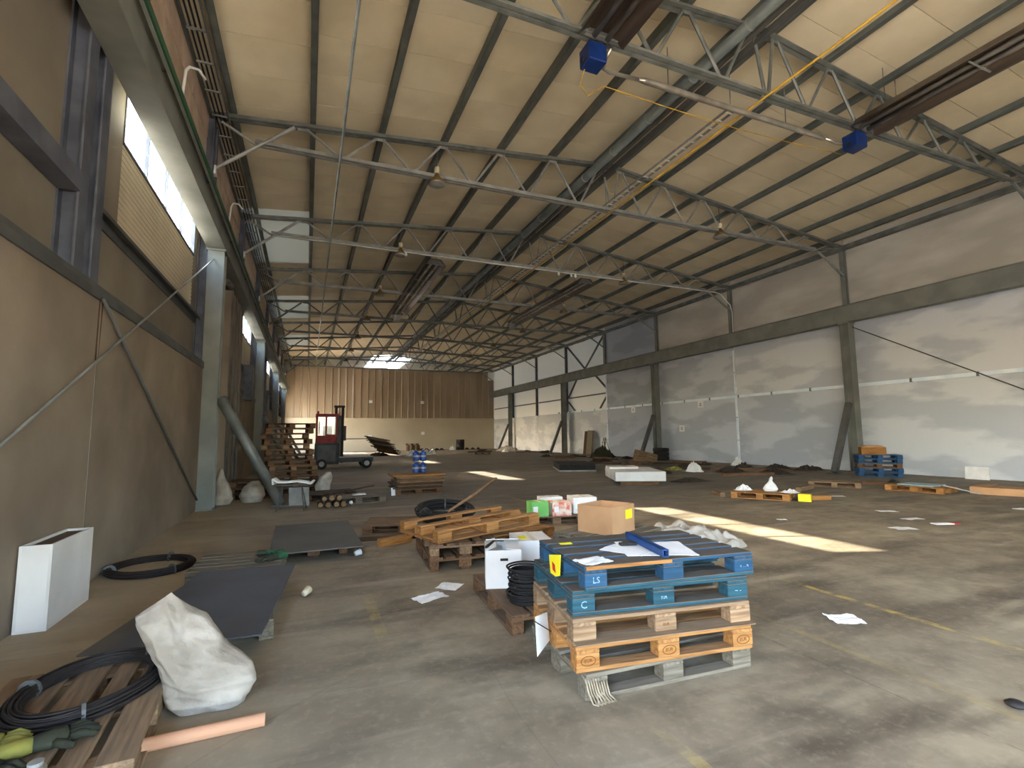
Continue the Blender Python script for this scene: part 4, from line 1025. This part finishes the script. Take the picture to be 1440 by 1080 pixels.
MB().bb((-.3, -.06, .5), (.3, .06, .53)).build('top_board', steel_dark, t)
o = MB(); prof = [(-.36, -.03), (-.37, .09), (-.33, .06), (-.28, .02), (-.1, .012), (.1, .03), (.27, .0), (.36, -.03), (.4, .03)]
for (x0, z0), (x1, z1) in zip(prof, prof[1:]): o.bar((x0, 0, z0), (x1, 0, z1), .24, .035)
tag(o.build('draped_sheet', paper, None, (-.24, 11.33, .565), (0, 0, math.radians(-10))), 'white folded sheet draped over the dark trestle', 'sheet')
sheet('sheet_metal', .40, .40, .012, steel_pale, 'grey sheet panel leaning on the trestle side', 'panel', (-.12, 11.62, .24), -10, 6, 15, rx=100)
for i in range(7):
    x = .3 + (i % 4) * .155 + (i // 4) * .07; y = 11.45 + RNG.uniform(-.05, .05); z = .075 + (i // 4) * .13; r = RNG.uniform(.055, .068)
    t = thing('firewood_log', 'cut log with pale end in the heap by the trestle, %s in %s layer' % (['leftmost', 'second', 'third', 'rightmost'][i % 4], ['bottom', 'middle', 'top'][i // 4]), 'log', (x, y, z), RNG.uniform(-3, 3), 'firewood heap')
    MB().lathe([(r * .92, -.18), (r, -.16), (r * 1.05, .0), (r, .16), (r * .9, .18)], 9, (0, 0, 0), 'y').build('bark', W_dark, t, smooth=True)
    MB().lathe([(r * .85, -.186), (r * .85, -.18)], 9, (0, 0, 0), 'y').build('cut_end', W_pale, t)
pallet('grey', 'low grey-brown pallet right of the firewood heap', (1.08, 12.15, 0), 5, group='floor pallets')
pallet('dark', 'dark thin pallet lying behind the firewood heap', (.55, 13.3, 0), 8, group='floor pallets')
o = MB().bar((.9, 12.9, .17), (1.6, 13.1, .26), .1, .02); tag(o.build('loose_board', W_dark), 'dark loose board propped on the low pallet', 'board')
sheet('foam_scrap', .3, .14, .02, paper, 'white scrap on the low pallet by the firewood', 'scrap', (1.15, 12.2, .146), 10, 6, 16, thick=.02)
sack('pale bundle of plastic standing beside the tall stack', 'plastic_bundle', [(.42, 14.3, .003, .16, .12, 0, 0), (.42, 14.3, .2, .2, .14, .2, 0), (.5, 14.3, .42, .16, .12, .2, 0), (.56, 14.3, .56, .06, .05, 0, 0)], filmm, seed=10, cat='bundle')
sheet('foam_scrap', .22, .12, .02, paper, 'white scrap on the floor left of the plastic bundle', 'scrap', (.08, 13.9, .01), 30, 6, 17, thick=.03)

# forklift: side loader with red cab
F = thing('side_loader', 'dark side-loading forklift with red cab and low deck', 'forklift', (.35, 24.6, 0))
MB().bb((0, 0, .22), (1.05, 1.5, 1.2)).build('body', forkm, F, bevel=.03)
MB().bb((.12, -.012, .35), (.9, .0, 1.1)).build('service_door', steel_dark, F)
cab = MB().bb((.02, .05, 1.2), (.95, 1.0, 1.32)).build('cab', redm, F)
for (x, y) in ((.02, .05), (.87, .05), (.02, .92), (.87, .92), (.42, .05)): MB().bb((x, y, 1.3), (x + .08, y + .08, 2.45)).build('cab_post', redm, cab)
MB().bb((.0, .03, 2.42), (1.0, 1.02, 2.56)).build('cab_roof', redm, cab)
MB().bb((.08, .08, 1.3), (.42, .1, 1.55)).build('cab_panel', redm, cab); MB().bb((.48, .08, 1.3), (.9, .1, 1.6)).build('cab_panel', redm, cab)
MB().bb((.1, .085, 1.55), (.42, .09, 2.42)).build('cab_window', glass, cab); MB().bb((.5, .085, 1.6), (.87, .09, 2.42)).build('cab_window', glass, cab)
MB().bb((.13, .02, 1.6), (.18, .05, 2.2)).build('white_handle', paper, cab)
MB().bb((.35, .5, 1.3), (.75, .95, 1.5)).build('seat', blackm, cab); MB().bb((.35, .85, 1.5), (.75, .95, 2.0)).build('seat_back', blackm, cab)
mast = MB().bb((.85, .55, .25), (.97, .75, 2.95)).build('mast', blackm, F); MB().bb((1.15, .55, .25), (1.27, .75, 2.95)).build('mast_rail', blackm, mast)
MB().bb((.82, .52, 2.88), (1.3, .78, 2.98)).build('mast_head', blackm, mast); MB().bb((.97, .6, .3), (1.15, .65, 2.5)).build('lift_chain', steel_dark, mast)
MB().tube([(1.06, .68, .3), (1.06, .68, 2.7)], .05, 8).build('lift_ram', chrome, mast)
MB().bb((1.27, .5, 1.3), (1.38, .85, 2.0)).build('fork_carriage', forkm, F)
for dy in (.55, .75): MB().bb((1.38, dy, 1.36), (2.5, dy + .09, 1.40)).build('fork', steel_dark, F)
MB().bb((1.05, -.02, .3), (2.6, .42, .52)).build('deck', forkm, F); MB().bb((1.05, 1.08, .3), (2.6, 1.5, .52)).build('deck', forkm, F)
MB().bb((1.05, -.03, .52), (2.6, .43, .55)).build('deck_edge', steel_pale, F)
for (x, y) in ((2.3, -.06), (2.3, 1.3), (.3, -.04), (.3, 1.25)):
    w = MB().lathe([(.1, 0), (.22, .0), (.24, .03), (.24, .2), (.22, .23), (.1, .23)], 20, (0, 0, 0), 'y').build('wheel', blackm, F, (x, y, .24), smooth=False)
    MB().lathe([(.12, -.012), (.12, .02)], 16, (0, 0, 0), 'y').build('hub', steel_pale, w)
MB().tube([(.1, .1, 2.56), (.1, .1, 2.68)], .04, 8).build('beacon', redm, F)

# stack of thin frames on a pallet with blue bottles
pallet('brown', 'brown pallet under the pile of thin boards', (2.72, 13.25, 0), -3, group='floor pallets')
bl = 'thin wooden sheet, %s from the bottom of the board pile'
for i in range(7):
    o = MB().box((0, 0, .02), (1.25 + RNG.uniform(-.06, .12), .82, .03)); o.box((0, -.36, -.0), (1.1, .06, .02))
    tag(o.build('plywood_sheet', [W_dark, W_brown, W_dark, W_pale, W_brown, W_pale, W_pine][i], None, (2.72 + RNG.uniform(-.05, .06), 13.25 + RNG.uniform(-.03, .03), .158 + i * .052), (0, math.radians(RNG.uniform(-.6, .6)), math.radians(RNG.uniform(-5, 2)))), bl % ORD[i], 'panel', 'pile of panels')
sheet('paper_scrap', .1, .2, .01, paper, 'white paper at the near left foot of the panel pile', 'paper', (2.05, 12.9, .1), 0, 5, 18, rx=70)
def jug(x, y, z, label):
    t = thing('water_bottle', label, 'bottle', (x, y, z), 0, 'blue water bottles')
    MB().lathe([(.08, 0), (.09, .015), (.09, .07), (.083, .085), (.09, .1), (.09, .16), (.083, .175), (.09, .19), (.085, .21), (.035, .26), (.02, .27), (.02, .29)], 16).build('body', bluejug, t, smooth=True)
    MB().lathe([(.024, .288), (.024, .303)], 12).build('cap', paper, t)
    MB().lathe([(.0915, .105), (.0915, .15)], 16).build('label_band', steel_pale, t)
jz = .158 + 7 * .052 + .006
for k, (dx, dz, l) in enumerate(((0, 0, 'lower left'), (.185, 0, 'lower right'), (0, .305, 'upper left'), (.185, .305, 'upper right'))):
    jug(2.68 + dx, 13.2, jz + dz, 'blue water bottle on the board pile, %s of the four' % l)

# ------------------------------------------------------------------ far end
for i in range(8):
    o = MB().box((0, 0, .06), (1.75 + .1 * (i % 3), 1.2, .07)); o.box((0, -.4, .0), (1.5, .12, .05)); o.box((0, .4, 0), (1.5, .12, .05))
    tag(o.build('timber_bundle', [W_dark, W_brown, W_dark, W_dark, W_grey, W_dark, W_brown, W_grey][i], None, (5.75 - .13 * i + .06 * (i % 2), 38.8, .22 + .15 * i), (0, math.radians(11), math.radians(-6 + 5 * (i % 3)))), 'dark tilted sheet bundle in far heap, %s from the floor' % ORD[i], 'bundle', 'far tilted bundles')
for i, (x, y) in enumerate(((7.5, 38.2), (8.7, 38.9), (7.1, 36.9), (9.5, 40.2))):
    heap('rubbish_bag', 'white rubbish bag beside the far tilted bundles, %s from left' % ORD[i], 'bag', (x, y, 0), .9, .6, .45, paper, 40 + i, 20 * i, 12)
heap('rubble_lump', 'dark rubble propping the far tilted bundles', 'rubble', (5.1, 38.8, 0), 1.5, 1.2, .34, debrism, 58, 0, 14)
for i in range(4): pallet('brown', 'brown pallet in the small stack by the far wall, %s up' % ORD[i], (9.9, 50.2, .1445 * i), 3, group='far wall pallets')
pallet('brown', 'brown pallet in the small far stack, top one', (9.8, 50.25, .1445 * 4), -2, group='far wall pallets')
t = thing('oil_drum', 'dark steel drum standing before the far wall', 'drum', (14.8, 50.2, 0))
MB().lathe([(.42, 0), (.43, .03), (.43, .33), (.445, .36), (.43, .39), (.43, .68), (.445, .71), (.43, .74), (.43, 1.02), (.41, 1.05)], 20).build('shell', blackm, t, smooth=True)
MB().lathe([(.4, 1.04), (.4, 1.06)], 20).build('lid', steel_dark, t)
heap('rubbish_bag', 'white bag leaning by the dark drum', 'bag', (13.9, 50.0, 0), .6, .5, .5, paper, 51, 0, 12)
for i in range(8):
    x = 10.9 + i * .52 if i < 5 else 12.6 + i * .62; heap('rubble_lump', 'dark rubble lump along the far wall, %s from the left' % ORD[i], 'rubble', (x, 50.6 + RNG.uniform(-.3, .3), 0), .5, .4, .22, debrism, 60 + i, 0, 14)

# ------------------------------------------------------------------ along the right wall
t = thing('foam_slab', 'thick white foam slab lying on low timbers in mid hall', 'slab', (9.35, 12.9, .13), -25)
MB().bb((-.72, -1.05, 0), (.72, 1.05, .27)).build('slab', foamw, t, bevel=.01); MB().bb((-.7, .2, .27), (.2, 1.04, .33)).build('upper_sheet', foamw, t)
for i, y in enumerate((-.8, 0, .8)):
    o = MB().box((0, 0, .065), (1.1, .14, .13)); tag(o.build('bearer', W_brown, None, (9.35 + y * math.sin(math.radians(25)), 12.9 + y * math.cos(math.radians(25)), 0), (0, 0, math.radians(-25))), 'brown timber bearer under the white foam slab, %s from front' % ORD[i], 'timber')
heap('plant_debris', 'green-brown plant litter on the right end of the foam slab', 'litter', (10.25, 12.1, .402), .5, .4, .1, glove_y, 70, 0, 12)
heap('plant_debris', 'green-brown plant litter on the floor right of the foam slab', 'litter', (11.1, 12.4, 0), 1.2, .6, .12, debrism, 71, 0, 14)
t = thing('black_slab', 'dark slab with pale edge lying left of the foam slab', 'slab', (10.6, 18.9, 0), -22)
MB().bb((-.75, -1.4, .0), (.75, 1.4, .06)).build('pale_edge', steel_pale, t); MB().bb((-.72, -1.38, .06), (.72, 1.38, .28)).build('slab', blackm, t)
t = thing('leaning_board', 'brown board leaning upright against the far right plaster', 'board', (18.5, 31.6, 0), 0)
MB().bar((.25, -.5, .03), (.45, -.5, 1.75), .75, .06, (1, 0, 0)).build('board', W_grey, t); MB().bar((.35, .2, .03), (.55, .2, 1.7), .5, .05, (1, 0, 0)).build('back_board', W_dark, t)
pt, _ = pallet('pale', 'pale slatted pallet standing on edge against the strut', (16.4, 21.6, .12), -32, rx=62, ry=14, group='right wall pallets')
t = thing('tyre', 'black tyre leaning at the foot of the second right column', 'tyre', (18.35, 22.7, 0), 0)
for i in range(3): MB().lathe([(.24, 0), (.40, .0), (.44, .05), (.44, .17), (.40, .22), (.24, .22), (.22, .11)], 22, (0, 0, .42 + .0 * i)).build('tyre_ring', blackm, t, (0, 0, .23 * i - .42), smooth=False)
# blue stack with orange box beside the near right column
for i, k in enumerate(('bluef', 'bluef', 'brown', 'bluef', 'bluef')):
    pallet(k, ['lowest blue pallet in stack by near right column', 'second blue pallet in stack by near right column', 'brown pallet inside the blue stack by near right column', 'blue pallet just below the top of the right stack', 'top blue pallet carrying the orange box at right'][i], (17.7, 10.85, .1445 * i), [-50, -47, -52, -49, -46][i], group='right blue stack')
t = thing('orange_box', 'orange-tan box on top of the right blue pallet stack', 'box', (17.62, 10.95, .7235), -48)
MB().bb((-.34, -.28, 0), (.34, .28, .24)).build('body', W_pine, t); MB().prism([(-.34, .24), (.34, .24), (.2, .3), (-.2, .3)], -.28, .28, 'y').build('lid', cardboard, t)
# pine pallets on the right floor
pallet('pine', 'pine pallet on the right floor carrying a white bag', (9.75, 8.55, 0), -58, group='right floor pallets')
pallet('pale', 'pale pallet before the blue stack on the right', (13.45, 9.45, 0), -52, group='right floor pallets')
pallet('pine', 'pine pallet with pale blue sheet at far right', (14.2, 7.75, 0), -82, group='right floor pallets')
sack('white knotted bag standing on the right pine pallet', 'carrier_bag', [(9.95, 8.5, .147, .13, .12, 0, 0), (9.95, 8.5, .2, .16, .15, 0, 0), (9.96, 8.5, .3, .1, .09, 0, 0), (9.97, 8.5, .37, .035, .03, 0, 0), (9.99, 8.5, .44, .09, .02, .4, 0), (10.0, 8.5, .47, .07, .012, .6, 0)], paper, seed=20, cat='bag')
heap('carrier_bag', 'white crumpled bag lying left on right pine pallet', 'bag', (9.6, 8.95, .146), .4, .3, .14, paper, 80, 0, 12)
heap('carrier_bag', 'white scrap lying right on right pine pallet', 'bag', (10.1, 8.1, .146), .35, .3, .08, paper, 81, 0, 12)
t = thing('yellow_crate', 'yellow box end on floor at the right pine pallet', 'box', (10.05, 7.72, 0), -58); MB().bb((-.12, -.1, 0), (.12, .1, .15)).build('body', ylabel, t); MB().bb((-.1, -.08, .15), (.1, .08, .16)).build('lid', yellow, t)
for i, (x, y, r, ln, m, l) in enumerate(((10.45, 7.75, -20, .6, W_pine, 'short pine offcut right of the yellow box'), (9.15, 9.3, 70, .5, W_pale, 'pale offcut left of the right pine pallet'), (12.0, 9.2, 20, 1.0, W_pale, 'pale flat board between the right pallets'), (14.9, 9.1, -45, .9, W_brown, 'brown board beside the pale right pallet'))):
    o = MB().box((0, 0, .05), (ln, .12, .1)); tag(o.build('timber_offcut', m, None, (x, y, 0), (0, 0, math.radians(r)), bevel=.005), l, 'timber')
sheet('blue_sheet', .75, .7, .012, tealm, 'pale blue sheet lying on the far right pine pallet', 'sheet', (14.25, 7.75, .147), -82, 8, 90, thick=.02)
t = MB().bar((0, 0, .19), (.35, -.55, .03), .16, .02).build('metal_strip', steel_pale, None, (14.15, 7.25, 0)); tag(t, 'pale metal strip sliding off the far right pallet', 'strip')
glove('dark glove on the pale blue sheet', (14.0, 8.2, .17), 40, glove_d, blackm, 1.6)
t = thing('flat_carton', 'flattened brown carton on floor at the far right', 'box', (15.1, 6.55, 0), -75); MB().bb((-.5, -.35, 0), (.5, .35, .16)).build('body', cardboard, t); MB().bar((-.5, 0, .16), (-.1, 0, .2), .7, .01).build('flap', cardboard, t)
o = MB().bb((-.015, -.3, 0), (.015, .3, .38)); tag(o.build('leaning_whiteboard', paper, None, (18.9, 8.75, 0), (0, math.radians(8), 0)), 'white panel leaning low against the right plaster wall', 'panel')

# scattered debris along the right wall: boards, bags, lumps
spec = [(13.2, 17.2, 'board'), (14.6, 16.4, 'board'), (15.8, 18.0, 'lump'), (16.6, 19.4, 'board'), (17.4, 18.4, 'lump'), (18.1, 20.2, 'board'), (18.4, 17.4, 'bag'), (17.2, 16.0, 'lump'),
        (16.2, 15.1, 'board'), (15.0, 14.6, 'lump'), (14.0, 15.4, 'bag'), (12.6, 15.6, 'lump'), (17.0, 14.4, 'board'), (18.3, 15.2, 'lump'), (16.0, 13.4, 'lump'), (14.4, 13.2, 'board'),
        (13.6, 21.6, 'board'), (14.8, 23.2, 'lump'), (15.9, 24.6, 'board'), (16.8, 26.2, 'board'), (18.0, 25.4, 'lump'), (16.0, 29.0, 'board'), (15.0, 30.4, 'lump'), (17.2, 30.4, 'lump'),
        (17.9, 36.2, 'lump'), (18.2, 37.4, 'lump'), (17.6, 38.8, 'board'), (18.0, 40.2, 'lump'), (16.2, 41.0, 'bag'), (15.6, 45.4, 'lump'), (14.2, 42.0, 'board'), (14.6, 43.0, 'lump'), (16.6, 47.6, 'lump'), (18.2, 13.8, 'lump')]
refs = {}
for i, (x, y, k) in enumerate(spec):
    zone = 'before the near right column' if y < 16.5 else ('by the leaning slatted pallet' if y < 22 else ('near the leaning brown board' if y < 33 else 'far along the white cladding'))
    n = refs.get((zone, k), 0); refs[(zone, k)] = n + 1
    if k == 'board':
        ln = RNG.uniform(1.2, 2.4); o = MB()
        o.box((0, 0, .04), (ln, .16, .08)); tag(o.build('loose_board', RNG.choice((W_dark, W_brown, W_brown)), None, (x, y, 0), (0, 0, math.radians(RNG.uniform(-70, 10)))), 'loose brown board on the floor %s, %s nearest' % (zone, ORD[n]), 'board', 'boards along right wall')
    elif k == 'bag':
        heap('rubbish_bag', 'white rubbish bag on the floor %s' % zone, 'bag', (x, y, 0), .7, .5, .42, paper, 100 + i, RNG.uniform(0, 90), 12)
    else:
        heap('rubble_lump', 'dark rubbish lump on the floor %s, %s nearest' % (zone, ORD[n]), 'rubble', (x, y, 0), RNG.uniform(.9, 1.7), RNG.uniform(.5, .9), RNG.uniform(.1, .22), debrism, 100 + i, RNG.uniform(0, 90), 20)
heap('tarpaulin', 'green-grey tarpaulin heap below the braced white bay', 'tarpaulin', (17.4, 27.2, 0), 2.0, 1.3, .7, glove_d, 140, 20, 20)
heap('tarpaulin', 'pale tarpaulin heap far along the white cladding', 'tarpaulin', (17.4, 43.4, 0), 1.8, 2.6, .5, filmm, 141, 20, 20)
t = thing('step_ladder', 'small dark step ladder standing behind the tarpaulin heap', 'ladder', (18.7, 28.9, 0))
for dy in (-.22, .22):
    MB().bar((-.25, dy * 1.3, 0), (0, dy * .5, 1.25), .04, .03).build('rail', blackm, t); MB().bar((.25, dy * 1.3, 0), (0, dy * .5, 1.25), .04, .03).build('back_rail', blackm, t)
for z in (.3, .6, .9): MB().bb((-.25 * (1 - z / 1.25) - .05, -.24, z), (-.25 * (1 - z / 1.25) + .05, .24, z + .02)).build('step', blackm, t)
pallet('brown', 'brown pallet lying before the leaning brown board', (15.0, 27.9, 0), -20, group='right wall pallets')
pallet('brown', 'brown pallet lying between slatted pallet and foam slab', (14.9, 20.1, 0), -35, group='right wall pallets')
pallet('dark', 'dark pallet far out on the floor before the white cladding', (12.8, 37.2, 0), -20, group='right wall pallets')
